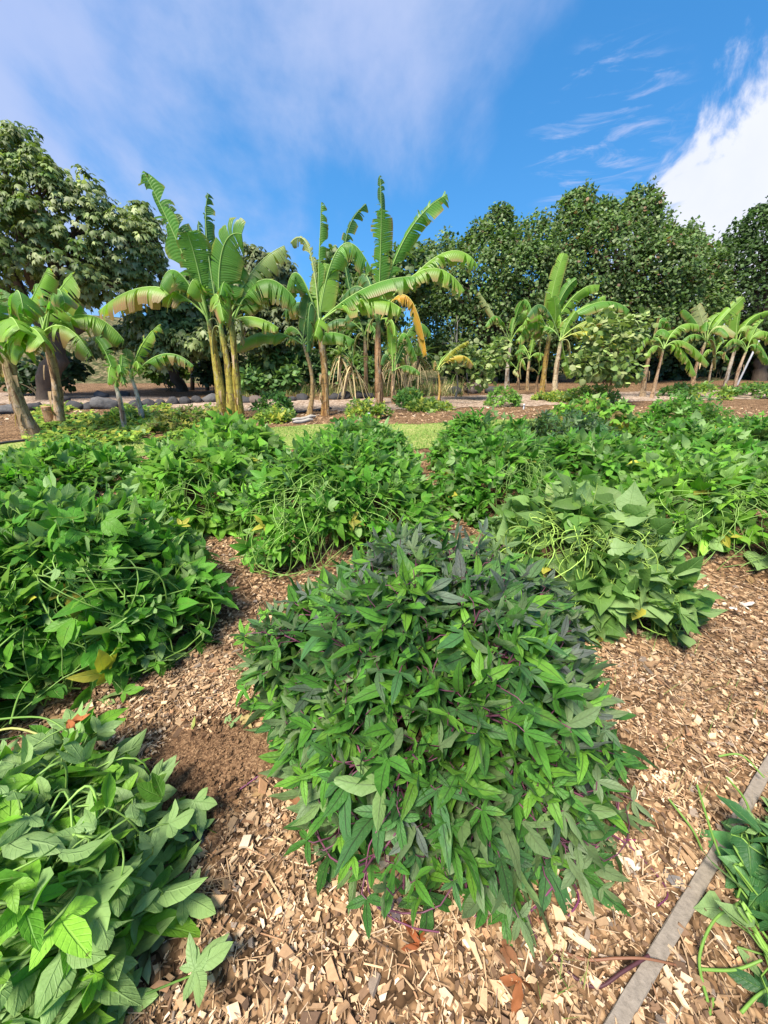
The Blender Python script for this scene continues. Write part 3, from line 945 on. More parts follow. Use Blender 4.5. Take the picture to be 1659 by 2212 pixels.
UPR = (0.10, 0.35)      # upright leaves: nearly flat blades
banana('stout leaning banana plant at the left edge with broad glossy leaves', (70, 940), (14, 758), .135, [
    (62, 660, 103, 578, .22, dict(g=LIGHT_B, droop=UPR, tear=.5, brown=.12)), (20, 690, 42, 712, .42, dict(g=LIGHT_B, dy=-1.0, tear=.05, brown=0, droop=(.2, .5))),
    (-40, 650, -80, 640, .40, dict(g=GREEN_B, dy=-.3)), (0, 690, 5, 625, .40, dict(g=GREEN_B, droop=UPR, tear=.1, brown=0, dy=.2)),
    (30, 728, 52, 760, .36, dict(g=LIGHT_B, dy=-.7, tear=.1, brown=0)), (-20, 720, -40, 790, .35, dict(g=GREEN_B, dy=-.8)), (30, 670, 62, 690, .3, dict(g=DEEP_B, dy=.6))],
    101, stem=(0.36, 0.26, 0.13), flaps=6)
banana('banana plant beside the brown stump, its leaf arching to the right', (128, 922), (96, 722), .105, [
    (112, 655, 156, 594, .42, dict(g=LIGHT_B, droop=UPR, tear=.12, brown=0)), (185, 680, 268, 735, .36, dict(g=LIGHT_B, tear=.35, brown=.25, dy=.2)),
    (140, 706, 197, 768, .30, dict(g=LIGHT_B, dy=-.5, brown=.5, tear=.5)), (72, 706, 45, 735, .28, dict(g=LIGHT_B, dy=-.5, brown=.4)),
    (80, 660, 78, 612, .30, dict(g=GREEN_B, droop=UPR, dy=.3)), (125, 690, 170, 655, .28, dict(g=GREEN_B, dy=.5))], 102, stem=(0.36, 0.24, 0.12), flaps=6)
banana('small banana plant on a pale thin stem, left one of two', (270, 932), (250, 832), .055, [
    (233, 772, 206, 728, .20, dict(g=GREEN_B, droop=(.2, .5))), (240, 790, 233, 828, .16, dict(g=LIGHT_B, dy=-.5)), (262, 790, 262, 765, .16, dict(droop=UPR)),
    (258, 806, 268, 830, .12, dict(brown=.7, dy=-.4))], 103, stem=(0.46, 0.40, 0.32), flaps=2)
banana('small banana plant on a pale thin stem, right one of two, brown-edged leaf arching right', (309, 913), (284, 815), .055, [
    (305, 748, 344, 702, .18, dict(g=LIGHT_B, droop=(.2, .6), brown=.25)), (352, 765, 418, 790, .20, dict(g=GREEN_B, brown=.55, tear=.6)),
    (276, 782, 272, 752, .16, dict(g=DEEP_B, droop=UPR, tear=0, brown=0)), (290, 790, 296, 806, .18, dict(dy=-.6, g=LIGHT_B)), (262, 790, 240, 770, .16, dict(g=GREEN_B, dy=.3))],
    104, stem=(0.46, 0.41, 0.34), flaps=2)
YS = (0.38, 0.31, 0.05)
banana('left stem of the tall triple banana clump, its highest leaf tattered and leaning left', (484, 903), (452, 692), .115, [
    (382, 520, 309, 368, .34, dict(g=GREEN_B, droop=(.15, .5), tear=.85, brown=0)), (405, 540, 352, 440, .30, dict(g=DEEP_B, droop=(.1, .4), tear=.5, brown=0, dy=.3)),
    (338, 620, 212, 672, .36, dict(g=LIGHT_B, brown=.55, tear=.6)), (385, 588, 345, 622, .34, dict(g=GREEN_B, brown=.15, dy=-.3, tear=.2)),
    (425, 570, 402, 500, .42, dict(g=GREEN_B, droop=UPR, tear=.15, brown=0, dy=-.4)), (430, 620, 415, 560, .34, dict(g=DEEP_B, droop=UPR, tear=.15, brown=0)), (400, 610, 375, 640, .3, dict(g=DEEP_B, dy=.5))], 105, stem=YS, flaps=2)
banana('middle stem of the tall triple banana clump, with one narrow leaf straight up', (500, 905), (477, 708), .10, [
    (447, 520, 451, 418, .19, dict(g=DEEP_B, droop=(.5, .6), tear=.6, brown=0)), (440, 560, 428, 476, .15, dict(g=DEEP_B, droop=(.5, .6), tear=.7, brown=0, dy=.4)),
    (478, 550, 522, 505, .46, dict(g=GREEN_B, droop=UPR, tear=.1, brown=0, dy=-.3)), (462, 600, 480, 530, .36, dict(g=DEEP_B, droop=UPR, tear=.1, brown=0)),
    (470, 640, 483, 692, .22, dict(g=LIGHT_B, dy=-.9, brown=.4)), (500, 600, 520, 560, .3, dict(g=GREEN_B, droop=UPR, tear=.2, brown=0))], 106, stem=YS, flaps=2)
banana('right stem of the tall triple banana clump, leaves sweeping to the right', (517, 904), (500, 692), .105, [
    (542, 590, 614, 530, .30, dict(g=PALE_B * .6 + GREEN_B * .4, tear=.75, brown=.1)), (565, 605, 640, 650, .40, dict(g=GREEN_B, tear=.65, brown=.1)),
    (548, 685, 602, 708, .24, dict(g=LIGHT_B, brown=.15)), (490, 640, 482, 700, .22, dict(g=LIGHT_B, dy=-.8, brown=.45)), (535, 640, 590, 625, .34, dict(g=GREEN_B, dy=.4)), (520, 620, 560, 590, .3, dict(g=GREEN_B, droop=(.2, .5)))], 107, stem=YS, flaps=3)
banana('slim banana plant with two leaves held out flat to either side', (668, 896), (655, 742), .065, [
    (578, 717, 508, 748, .30, dict(g=GREEN_B, tear=.15, brown=.08)), (708, 718, 767, 735, .27, dict(g=GREEN_B, tear=.12, brown=0)),
    (660, 690, 668, 628, .22, dict(g=DEEP_B, droop=UPR, tear=.05, brown=0)), (678, 700, 690, 690, .2, dict(g=GREEN_B, dy=.5))], 108, stem=(0.42, 0.28, 0.12), flaps=3)
banana('banana plant with a shredded curled leaf rising above and long blades arching right', (703, 897), (688, 694), .105, [
    (690, 545, 694, 436, .19, dict(g=GREEN_B, tear=.95, droop=(.3, .9), brown=0, roll=.5)), (735, 533, 802, 582, .34, dict(g=GREEN_B, tear=.6, brown=.1)),
    (694, 640, 706, 568, .36, dict(g=LIGHT_B, droop=UPR, tear=.05, brown=0)), (645, 592, 617, 637, .40, dict(g=GREEN_B, tear=.35, brown=.1)), (668, 540, 628, 524, .16, dict(g=PALE_B, tear=.9, brown=.3)),
    (790, 622, 898, 597, .34, dict(g=GREEN_B, tear=.6, brown=.08, dy=-.5)), (785, 645, 868, 667, .36, dict(g=LIGHT_B, tear=.45, brown=.2, dy=-.6)),
    (690, 690, 680, 725, .28, dict(g=LIGHT_B, dy=-.8)), (670, 660, 665, 760, .18, dict(g=DEEP_B, tear=.3, dy=-.3))], 109, stem=(0.36, 0.21, 0.07), flaps=5)
banana('banana plant with a thin dull brown stem left of the tallest one', (790, 858), (788, 722), .085, [
    (745, 550, 791, 440, .26, dict(g=DEEP_B, tear=.75, droop=(.4, .7), brown=.05)), (748, 690, 704, 702, .28, dict(g=DEEP_B, tear=.5)), (800, 700, 822, 735, .26, dict(g=GREEN_B, dy=-.5)),
    (770, 690, 750, 720, .22, dict(g=GREEN_B, dy=.3))], 110, stem=(0.30, 0.19, 0.10), flaps=4)
banana('tallest central banana plant, top leaf upright, an orange dead leaf hanging at its right', (820, 873), (817, 692), .125, [
    (823, 500, 820, 378, .20, dict(g=DEEP_B, tear=.6, droop=(.35, .7), brown=0, dy=.3)), (822, 545, 824, 452, .36, dict(g=GREEN_B, tear=.2, droop=(.25, .45), brown=.08, dy=-.3)),
    (872, 520, 966, 420, .32, dict(g=GREEN_B, tear=.6, droop=(.2, .6), brown=.05)), (945, 553, 1033, 574, .32, dict(g=LIGHT_B, tear=.55, brown=.12)),
    (915, 583, 1004, 628, .36, dict(g=LIGHT_B, tear=.55, brown=.25, dy=-.3)), (880, 640, 922, 766, .22, dict(g=ORA_B, tear=.7, brown=.25, dy=-.5, droop=(.6, .8))),
    (830, 640, 832, 590, .26, dict(g=LIGHT_B, droop=UPR, tear=.1, brown=0)), (780, 620, 735, 650, .3, dict(g=DEEP_B, dy=.6)), (845, 690, 852, 725, .22, dict(g=LIGHT_B, dy=-.7, brown=.3))], 111, stem=(0.36, 0.21, 0.10), flaps=4)
banana('short leafy banana sucker in brown sheaths right of the tallest banana', (852, 873), (850, 800), .075, [
    (870, 720, 901, 778, .26, dict(g=GREEN_B, tear=.35)), (892, 705, 932, 724, .24, dict(g=GREEN_B)), (834, 765, 822, 788, .18, dict(g=DEEP_B, dy=-.3)), (880, 790, 908, 806, .20, dict(g=GREEN_B, dy=-.2)), (846, 745, 842, 700, .2, dict(droop=UPR, g=LIGHT_B)), (862, 770, 872, 750, .2, dict(g=DEEP_B))],
    112, stem=(0.34, 0.22, 0.12), flaps=6)
banana('small dying banana plant with yellow leaves browning at the tips', (947, 876), (946, 798), .045, [
    (972, 762, 1012, 736, .15, dict(g=YEL_B * .8 + GREEN_B * .2, brown=.3)), (990, 768, 1023, 788, .18, dict(g=YEL_B * .6 + ORA_B * .4, brown=.8, tear=.7)), (955, 775, 975, 760, .12, dict(g=LIGHT_B, dy=.3)), (940, 780, 935, 800, .1, dict(g=BROWN))],
    113, stem=(0.48, 0.30, 0.07), flaps=1)
banana('pale-stemmed banana plant with one ragged bleached leaf leaning left', (1095, 840), (1104, 738), .095, [
    (1066, 680, 1034, 630, .20, dict(g=PALE_B, tear=.9, brown=.5, droop=(.3, .7))), (1072, 733, 1043, 792, .26, dict(g=LIGHT_B, tear=.3)), (1130, 674, 1173, 684, .32, dict(g=LIGHT_B, tear=.3, brown=.15)), (1132, 700, 1166, 707, .28, dict(g=LIGHT_B, dy=-.4)), (1108, 700, 1120, 680, .2, dict(g=GREEN_B, dy=.4))],
    114, stem=(0.47, 0.42, 0.35), flaps=3)
banana('knee-high banana sucker with ragged brown base behind the pale-stemmed plant', (1120, 842), (1116, 798), .06, [(1124, 765, 1128, 735, .16, dict(droop=UPR)), (1100, 778, 1088, 768, .16, dict()), (1128, 785, 1138, 798, .14, dict(g=LIGHT_B)), (1112, 800, 1122, 812, .12, dict(g=PALE_B, dy=-.4))], 115, stem=(0.36, 0.24, 0.14), flaps=6)
banana('short pale banana stem left of the tall green right-hand plant', (1139, 843), (1144, 775), .075, [(1150, 745, 1156, 715, .18, dict(droop=UPR, g=LIGHT_B)), (1160, 762, 1178, 768, .18, dict(g=LIGHT_B)), (1128, 755, 1112, 765, .18, dict(g=GREEN_B))], 116, stem=(0.44, 0.32, 0.17), flaps=4)
banana('tall bright green banana plant leading the right-hand group, top leaf straight up', (1170, 853), (1187, 722), .11, [
    (1192, 640, 1219, 546, .28, dict(g=LIGHT_B, tear=.15, droop=UPR, brown=0, roll=.3)), (1212, 645, 1246, 602, .36, dict(g=GREEN_B, tear=.15, brown=0, dy=-.2)), (1240, 640, 1296, 615, .30, dict(g=LIGHT_B, tear=.45, brown=0)),
    (1245, 672, 1308, 638, .28, dict(g=LIGHT_B, tear=.4, brown=0, dy=.3)), (1285, 655, 1360, 670, .34, dict(g=GREEN_B, tear=.5, brown=.08)), (1160, 698, 1116, 735, .32, dict(g=LIGHT_B, tear=.4, brown=.3, dy=-.5)), (1200, 690, 1196, 640, .34, dict(g=LIGHT_B, droop=UPR, tear=.05, brown=0, dy=-.4))],
    117, stem=(0.44, 0.29, 0.07), flaps=5)
banana('pale-stemmed banana plant with two yellowing leaves arching right', (1197, 856), (1212, 735), .10, [
    (1278, 690, 1346, 704, .30, dict(g=LIGHT_B * .5 + YEL_B * .4, tear=.4, brown=.05)), (1280, 715, 1343, 752, .30, dict(g=YEL_B * .75 + LIGHT_B * .25, tear=.5, brown=.25, dy=-.3)), (1224, 705, 1245, 672, .26, dict(g=LIGHT_B, droop=(.2, .5))), (1222, 780, 1238, 815, .2, dict(g=LIGHT_B, dy=.4)), (1212, 700, 1208, 680, .2, dict(g=LIGHT_B, dy=.4))],
    118, stem=(0.48, 0.38, 0.24), flaps=3)
banana('leaning brown-sheathed banana stump hidden at the foot of the right-hand group', (1158, 852), (1164, 808), .06, [(1150, 795, 1140, 800, .10, dict(g=BROWN, brown=.8)), (1170, 795, 1178, 785, .12, dict(g=LIGHT_B))], 119, stem=(0.33, 0.20, 0.10), flaps=6)
banana('banana plant with a folded leaf and brown furled bud, left one of the leaning pair', (1388, 857), (1409, 745), .085, [
    (1372, 724, 1344, 768, .26, dict(g=LIGHT_B)), (1420, 712, 1426, 680, .10, dict(g=BROWN * .8, droop=(.9, 1.2), tear=0, brown=0)), (1425, 712, 1452, 725, .30, dict(g=GREEN_B, tear=.05, brown=0, dy=-.3)), (1395, 730, 1375, 760, .2, dict(g=LIGHT_B, dy=-.5)), (1430, 722, 1460, 712, .2, dict(g=LIGHT_B, dy=.4))],
    120, stem=(0.42, 0.30, 0.18), flaps=5)
banana('slender banana plant with leaves drooping right, right one of the leaning pair', (1408, 860), (1434, 752), .06, [
    (1468, 750, 1504, 810, .24, dict(g=LIGHT_B)), (1478, 738, 1532, 786, .24, dict(g=LIGHT_B, tear=.3)), (1466, 706, 1510, 702, .26, dict(g=LIGHT_B, dy=.2)), (1412, 748, 1396, 770, .18, dict(g=LIGHT_B, dy=-.3))],
    121, stem=(0.40, 0.27, 0.16), flaps=3)
banana('banana plant with a striped bleached blade on top, first of the far right row', (1493, 850), (1526, 737), .085, [
    (1518, 695, 1505, 660, .34, dict(g=PALE_B, tear=.1, droop=UPR, brown=.2)), (1500, 690, 1476, 668, .24, dict(g=GREEN_B, tear=.1)), (1500, 722, 1470, 740, .24, dict(g=GREEN_B)), (1560, 690, 1608, 642, .30, dict(g=LIGHT_B, droop=(.15, .4), tear=.15, brown=0)), (1550, 705, 1590, 720, .3, dict(g=PALE_B, brown=.2, dy=-.4)), (1535, 700, 1560, 675, .3, dict(g=LIGHT_B, dy=.2))],
    122, stem=(0.44, 0.29, 0.16), flaps=5)
banana('thin small banana plant between the first and third of the far right row', (1530, 832), (1544, 770), .06, [(1528, 756, 1510, 790, .20, dict(g=LIGHT_B)), (1556, 745, 1572, 735, .2, dict(g=LIGHT_B)), (1545, 745, 1540, 725, .2, dict(g=GREEN_B)), (1560, 760, 1580, 785, .18, dict(g=GREEN_B))], 123, stem=(0.42, 0.32, 0.2), flaps=2)
banana('pale-stemmed banana plant with leaves reaching off the right edge', (1564, 839), (1590, 747), .085, [
    (1620, 692, 1672, 672, .30, dict(g=LIGHT_B, tear=.25, brown=0)), (1612, 704, 1675, 735, .32, dict(g=LIGHT_B * .7 + PALE_B * .3, brown=.4, tear=.5)), (1592, 700, 1602, 655, .3, dict(g=LIGHT_B, droop=UPR)), (1570, 705, 1545, 715, .3, dict(g=PALE_B, brown=.3, dy=-.3)), (1625, 728, 1660, 775, .28, dict(g=LIGHT_B))],
    124, stem=(0.48, 0.41, 0.32), flaps=3)
banana('last banana plant of the far right row, leaning toward the grey post', (1586, 842), (1613, 757), .07, [(1645, 715, 1695, 750, .30, dict(g=LIGHT_B)), (1636, 745, 1662, 785, .24, dict(g=GREEN_B)), (1630, 715, 1650, 690, .24, dict(g=LIGHT_B)), (1600, 735, 1585, 760, .2, dict(g=GREEN_B))], 125, stem=(0.40, 0.28, 0.18), flaps=4)

# sawn banana stump
rng = np.random.default_rng(60)
b0 = G(112, 921)
t = thing('banana_stump', b0, 'cut brown banana stump close beside the leaning left-hand stems', 'stump')
q = np.linspace(0, 1, 6)
L = b0 + np.array([0.0, 0, 1.0]) * (q * .46)[:, None]; L[0, 2] = -.03
V, F = tubes(L[None], np.array([.12, .115, .108, .104, .102, .10])[None], 14)
obj('pseudostem', V, F, M_TRUNK, t, col=(0.34, 0.20, 0.10))
ang = np.arange(14) * 2 * np.pi / 14
rg_ = [L[-1] + np.stack([np.cos(ang) * r_, np.sin(ang) * r_, np.full(14, z_)], -1) for r_, z_ in ((.102, -.01), (.085, .012), (.05, -.006), (.0, .004))]
V = np.concatenate(rg_); ii = np.arange(56).reshape(4, 14)
obj('cut_face', V, np.stack([ii[:-1], np.roll(ii[:-1], -1, 1), np.roll(ii[1:], -1, 1), ii[1:]], -1).reshape(-1, 4), M_DRY, t, col=(0.42, 0.27, 0.15))

# ------------------------------------------------------------------ dark stones lining the far path
def rock_mesh(seed, r):
    rg = np.random.default_rng(seed)
    nu, nv = 16, 9
    th = np.arange(nu) * 2 * np.pi / nu; ph = np.linspace(.02, np.pi - .02, nv)
    D = np.stack([np.sin(ph)[:, None] * np.cos(th), np.sin(ph)[:, None] * np.sin(th), np.cos(ph)[:, None] * np.ones(nu)], -1)
    w = 1.0
    for _ in range(10):
        a = nrm(rg.normal(size=3))
        w = np.minimum(w, 1 / np.maximum((D @ a) / rg.uniform(.55, .92), 1e-3) * (D @ a > .5) + 9 * (D @ a <= .5))
    w = np.minimum(w, 1.0) * (1 + .05 * np.sin(D[..., 0] * 6 + seed) * np.sin(D[..., 2] * 5))
    V = (D * w[..., None]) * np.array(r)
    ii = np.arange(nu * nv).reshape(nv, nu)
    F = np.stack([ii[:-1], ii[1:], np.roll(ii[1:], -1, 1), np.roll(ii[:-1], -1, 1)], -1).reshape(-1, 4)
    return V.reshape(-1, 3), F


ROCKS = [  # u, v of the foot, half width in picture units, squash, label
    (18, 892, 40, .5, 'broad flat grey boulder at the left end of the stone row'),
    (75, 886, 22, .8, 'dark boulder between the two left banana stems'),
    (165, 884, 20, .8, 'dark round boulder just right of the two left banana stems'),
    (190, 883, 17, .75, None), (228, 882, 32, .72, 'largest dark smooth boulder behind the pale thin banana stems'),
    (262, 880, 18, .6, None), (293, 878, 16, .8, None), (322, 876, 18, .72, None), (346, 875, 13, .8, None), (372, 873, 19, .7, None), (398, 872, 16, .75, None), (424, 870, 15, .8, None),
    (455, 868, 22, .75, 'angular grey boulder touching the left of the triple banana clump'),
    (528, 870, 19, .6, None), (556, 869, 24, .5, 'low reddish-brown flat stone right of the triple banana clump'), (600, 868, 14, .8, None), (630, 866, 12, .7, None), (652, 864, 16, .7, None),
    (724, 862, 16, .8, None), (745, 861, 17, .8, None), (778, 860, 18, .7, None), (800, 859, 14, .6, None),
    (868, 855, 18, .7, None), (900, 853, 15, .7, None), (982, 851, 18, .7, None), (1018, 849, 28, .65, 'brownish boulder beside the thin black stake'), (1065, 849, 20, .75, 'dark boulder left of the pale-stemmed banana plant'),
    (222, 858, 18, .7, 'grey slab of stone on the bank behind the largest smooth boulder'), (270, 855, 14, .7, None), (140, 868, 15, .7, None)]
ORDL = {3: 'dark stone half behind the largest smooth boulder, at its left', 24: 'dark stone just left of the brownish boulder by the black stake', 28: 'small stone on the bank above the row, right of the grey slab', 29: 'small dark stone behind the two left banana stems'}
for i, (u, v, hw, sq, lab) in enumerate(ROCKS):
    p = G(u, v)
    s = hw / FP * (p[1] * cp)
    V, F = rock_mesh(200 + i, (s, s * .8, s * sq))
    c = (0.13, 0.10, 0.085) if (lab and ('brown' in lab)) else ((0.11, 0.105, 0.105) if i in (0, 4, 12, 27) else (0.055, 0.053, 0.056))
    o = obj('boulder', V + p + np.array([0, 0, s * sq * .32]), F, M_ROCK, origin=p, col=c)
    if lab:
        ref_lab, cnt = lab, 0
    else:
        cnt += 1
    ordn = ('', 'first', 'second', 'third', 'fourth', 'fifth', 'sixth', 'seventh', 'eighth', 'ninth')
    named = {'largest dark smooth boulder behind the pale thin banana stems': 'the largest smooth boulder', 'angular grey boulder touching the left of the triple banana clump': 'the triple banana clump', 'low reddish-brown flat stone right of the triple banana clump': 'the flat reddish stone', 'dark round boulder just right of the two left banana stems': 'the two left banana stems', 'brownish boulder beside the thin black stake': 'the black stake'}
    tag(o, lab or ORDL.get(i) or f'dark rounded stone, {ordn[cnt]} one rightward from ' + named.get(ref_lab, 'the grey slab on the bank'), 'boulder', 'stones lining the far path')

# ------------------------------------------------------------------ posts, stake, log, pipe, sprinkler, pots
def post(name, label, cat, foot, top_uv, r, col, mat=M_WOOD, sides=8, group=None, dy=0.0):
    b0 = G(*foot)
    t_ = A(*top_uv, b0[1] + dy)
    L = np.stack([b0 - [0, 0, .1], b0 * .5 + t_ * .5, t_ - [0, 0, .004], t_])
    V, F = tubes(L[None], np.array([r, r, r, r * .7])[None], sides)
    n_ = len(V)
    V = np.concatenate([V, [t_ + [0, 0, .002]]])
    F = np.concatenate([F, [[n_ - sides + j, n_ - sides + (j + 1) % sides, n_, n_] for j in range(sides)]])
    # closing faces are triangles written as quads would be invalid: use a plain fan mesh instead
    F = F[:-sides]
    o = obj(name, V[:-1], F, mat, origin=b0, col=col)
    return tag(o, label, cat, group)


post('metal_pole', 'grey pole leaning beside the last banana plants at the right edge', 'pole', (1592, 832), (1640, 735), .05, (0.36, 0.36, 0.38), M_METAL)
post('stake', 'thin black stake standing beside the brownish boulder', 'stake', (1012, 853), (1008, 800), .022, (0.02, 0.02, 0.02), M_METAL, 6)

# open shelter in the shade behind the left trees
bA = G(478, 843)
t = thing('timber_shelter', bA, 'low dark timber shelter in the shade left of the triple banana clump', 'shelter')
def beam(a, b_, r, parent, name, col=(0.06, 0.04, 0.03)):
    V, F = tubes(np.stack([a, (a + b_) / 2, b_])[None], np.array([r]), 6)
    return obj(name, V, F, M_WOOD, parent, col=col)
q = bA[1]
for (u0, v0, u1, v1) in ((415, 843, 416, 775), (448, 845, 446, 772), (490, 842, 478, 770), (505, 838, 508, 772)):
    a = A(u0, v0, q); a[2] = -.05
    beam(a, A(u1, v1, q), .10, t, 'post')
beam(A(408, 774, q), A(515, 770, q), .10, t, 'beam'); beam(A(410, 768, q - .5), A(515, 764, q - .5), .08, t, 'rail')

# grey log and pipe lying by the slim banana plant
b0 = G(650, 908)
t = thing('log', b0, 'weathered grey split log lying left of the slim flat-leaved banana plant', 'log')
for (u0, v0, u1, v1, r) in ((630, 907, 682, 899, .055), (632, 912, 676, 906, .045)):
    a, c_ = G(u0, v0, .05), G(u1, v1, .05)
    V, F = tubes(limb_line(a, c_, np.random.default_rng(7), 6, 0)[None], np.array([[.5, 1, 1.05, .95, 1, .4]]) * r, 8)
    obj('log_half', V, F, M_WOOD, t, col=(0.40, 0.36, 0.31))
a, c_ = G(640, 891, .04), G(715, 882, .04)
V, F = tubes(np.stack([a, (a + c_) / 2, c_])[None], np.array([.04]), 8)
tag(obj('irrigation_pipe', V, F, M_METAL, origin=a, col=(0.02, 0.02, 0.022)), 'black irrigation pipe lying on the path behind the middle bananas', 'pipe')
a, c_ = G(-30, 962, .03), G(60, 950, .03)
V, F = tubes(np.stack([a, (a + c_) / 2 + [0, 0, .01], c_])[None], np.array([.022]), 8)
tag(obj('irrigation_pipe', V, F, M_METAL, origin=a, col=(0.02, 0.02, 0.022)), 'black irrigation hose at the foot of the stout left-edge banana plant', 'pipe')


def lathe(prof, c, seg=16):
    an = np.arange(seg) * 2 * np.pi / seg
    V = np.concatenate([np.stack([c[0] + np.cos(an) * r, c[1] + np.sin(an) * r, np.full(seg, c[2] + z)], -1) for r, z in prof])
    ii = np.arange(len(prof) * seg).reshape(len(prof), seg)
    return V, np.stack([ii[:-1], np.roll(ii[:-1], -1, 1), np.roll(ii[1:], -1, 1), ii[1:]], -1).reshape(-1, 4)


b0 = G(797, 912)
t = thing('sprinkler', b0, 'small pale grey sprinkler head on a riser at the lawn edge', 'sprinkler')
V, F = lathe([(.022, -.02), (.022, .16), (.016, .165)], b0); obj('riser', V, F, M_METAL, t, col=(0.45, 0.47, 0.5))
V, F = lathe([(.0, .165), (.034, .168), (.036, .22), (.02, .235), (.0, .238)], b0); obj('head', V, F, M_METAL, t, col=(0.5, 0.52, 0.56))
b0 = G(1131, 884)
t = thing('sprinkler', b0, 'small grey-white sprinkler head by the round bush right of the lawn', 'sprinkler')
V, F = lathe([(.022, -.02), (.022, .10), (.016, .105)], b0); obj('riser', V, F, M_METAL, t, col=(0.45, 0.47, 0.5))
V, F = lathe([(.0, .105), (.034, .108), (.036, .15), (.02, .165), (.0, .168)], b0); obj('head', V, F, M_METAL, t, col=(0.6, 0.6, 0.6))


def pot(label, u, v, r, h):
    b0 = G(u, v)
    t = thing('plant_pot', b0, label, 'plant pot', 'black plant pots under the bananas')
    V, F = lathe([(r * .78, 0), (r, h * .86), (r * .93, h * .87), (r * .9, h * .8)], b0); obj('tub', V, F, M_METAL, t, col=(0.015, 0.015, 0.017))
    V, F = lathe([(r * 1.0, h * .86), (r * 1.09, h * .86), (r * 1.09, h), (r * .98, h), (r * .95, h * .86)], b0); obj('rim', V, F, M_METAL, t, col=(0.018, 0.018, 0.02))
    V, F = lathe([(r * .95, h * .82), (r * .5, h * .86), (0, h * .88)], b0); obj('soil', V, F, M_CHIP, t, col=(0.08, 0.05, 0.03))


pot('black tub under the bushy vine right of the banana sucker', 880, 876, .22, .34)
pot('black tub left of the far right banana row', 1468, 850, .2, .3)

# ------------------------------------------------------------------ small leafy things at the foot of the bananas
YG = [(0.20, 0.30, 0.04), (0.28, 0.35, 0.05), (0.12, 0.22, 0.035), (0.38, 0.38, 0.06)]
FG = [(0.07, 0.19, 0.035), (0.10, 0.24, 0.045), (0.05, 0.13, 0.03)]


def lobed_leaf(kind, seed, lod=0):
    """Blade with its stalk end at the origin, tip along +Y, upper face +Z. -> V, F(tri), lv"""
    rg = np.random.default_rng(seed)
    if kind == 'narrow':
        lobes = [(0, 1.0, .15), (70, .72, .125), (-70, .72, .125)]
        if seed % 3 == 0: lobes += [(100, .42, .085), (-100, .42, .085)]
    elif kind == 'palm':
        lobes = [(0, 1.0, .225), (52, .76, .19), (-52, .76, .19)]
        if seed % 3 == 1: lobes += [(100, .48, .15), (-100, .48, .15)]
    elif kind == 'blade':
        lobes = [(0, 1.0, .19)] if seed % 3 == 1 else [(0, 1.0, .20), (52, .55, .14), (-52, .55, .14)]
    if kind == 'heart':
        st = [(-.21, .20), (-.19, .40), (-.02, .52), (.20, .49), (.46, .34), (.74, .14)]
        ys = [0.0, .03, .12, .27, .50, .76]
        cup, curl, tw = rg.uniform(-.55, .40), rg.uniform(.0, .55), rg.uniform(-.5, .5)
        V, L, F = [], [], []
        for (ye, w), ym in zip(st, ys):
            wl, wr = w * rg.uniform(.88, 1.1), w * rg.uniform(.88, 1.1)
            for x_, y_, u_ in ((-wl, ye, -1), (0, ym, 0), (wr, ye, 1)):
                V.append((x_, y_, cup * abs(x_) * 1.2 - curl * max(y_, 0) ** 2 + tw * x_ * y_ + (0.045 * rg.normal() if u_ else 0))); L.append((u_, ym))
        V.append((0, 1.0, -curl)); L.append((0, 1.0))
        n_ = len(st)
        for i in range(n_ - 1):
            a = i * 3
            for j in (0, 1):
                F += [(a + j, a + j + 1, a + j + 4), (a + j, a + j + 4, a + j + 3)]
        a = (n_ - 1) * 3
        F += [(a, a + 1, n_ * 3), (a + 1, a + 2, n_ * 3)]
        return np.array(V), np.array(F), np.array(L)
    V, F, L = [], [], []
    stn = {0: [(0, .30), (.16, .62), (.40, 1.0), (.66, .86), (.86, .42)], 1: [(0, .35), (.35, 1.0), (.7, .75)]}[lod]
    for li, (ang, ln, w) in enumerate(lobes):
        a = R(ang + rg.uniform(-13, 13)); ln = ln * rg.uniform(.88, 1.1)
        d = np.array([math.sin(a), math.cos(a), 0]); s = np.array([math.cos(a), -math.sin(a), 0])
        fold, curl, lift, tw = rg.uniform(.0, .5), rg.uniform(-.1, .65), rg.uniform(-.08, .22), rg.uniform(-.6, .6)
        wav = rg.uniform(-.03, .03); bend = rg.uniform(-.28, .28)
        b0 = len(V)
        for k_, (q, wf) in enumerate(stn):
            c = d * (q * ln) + s * (bend * ln * q * q); z = (lift * q - curl * q * q) * ln + .002 * li
            ww = w * wf
            zz = fold * ww
            V.append((*(c - s * ww)[:2], z + zz - tw * ww * q + (wav if k_ % 2 else -wav))); L.append((-1, q))
            V.append((*c[:2], z)); L.append((0, q))
            V.append((*(c + s * ww)[:2], z + zz + tw * ww * q + (wav if k_ % 2 else -wav))); L.append((1, q))
        V.append((*(d * ln + s * (bend * ln))[:2], (lift - curl) * ln)); L.append((0, 1))
        n_ = len(stn)
        for i in range(n_ - 1):
            p_ = b0 + i * 3
            for j in (0, 1):
                F += [(p_ + j, p_ + j + 1, p_ + j + 4), (p_ + j, p_ + j + 4, p_ + j + 3)]
        p_ = b0 + (n_ - 1) * 3
        F += [(p_, p_ + 1, b0 + n_ * 3), (p_ + 1, p_ + 2, b0 + n_ * 3)]
    return np.array(V), np.array(F), np.array(L)


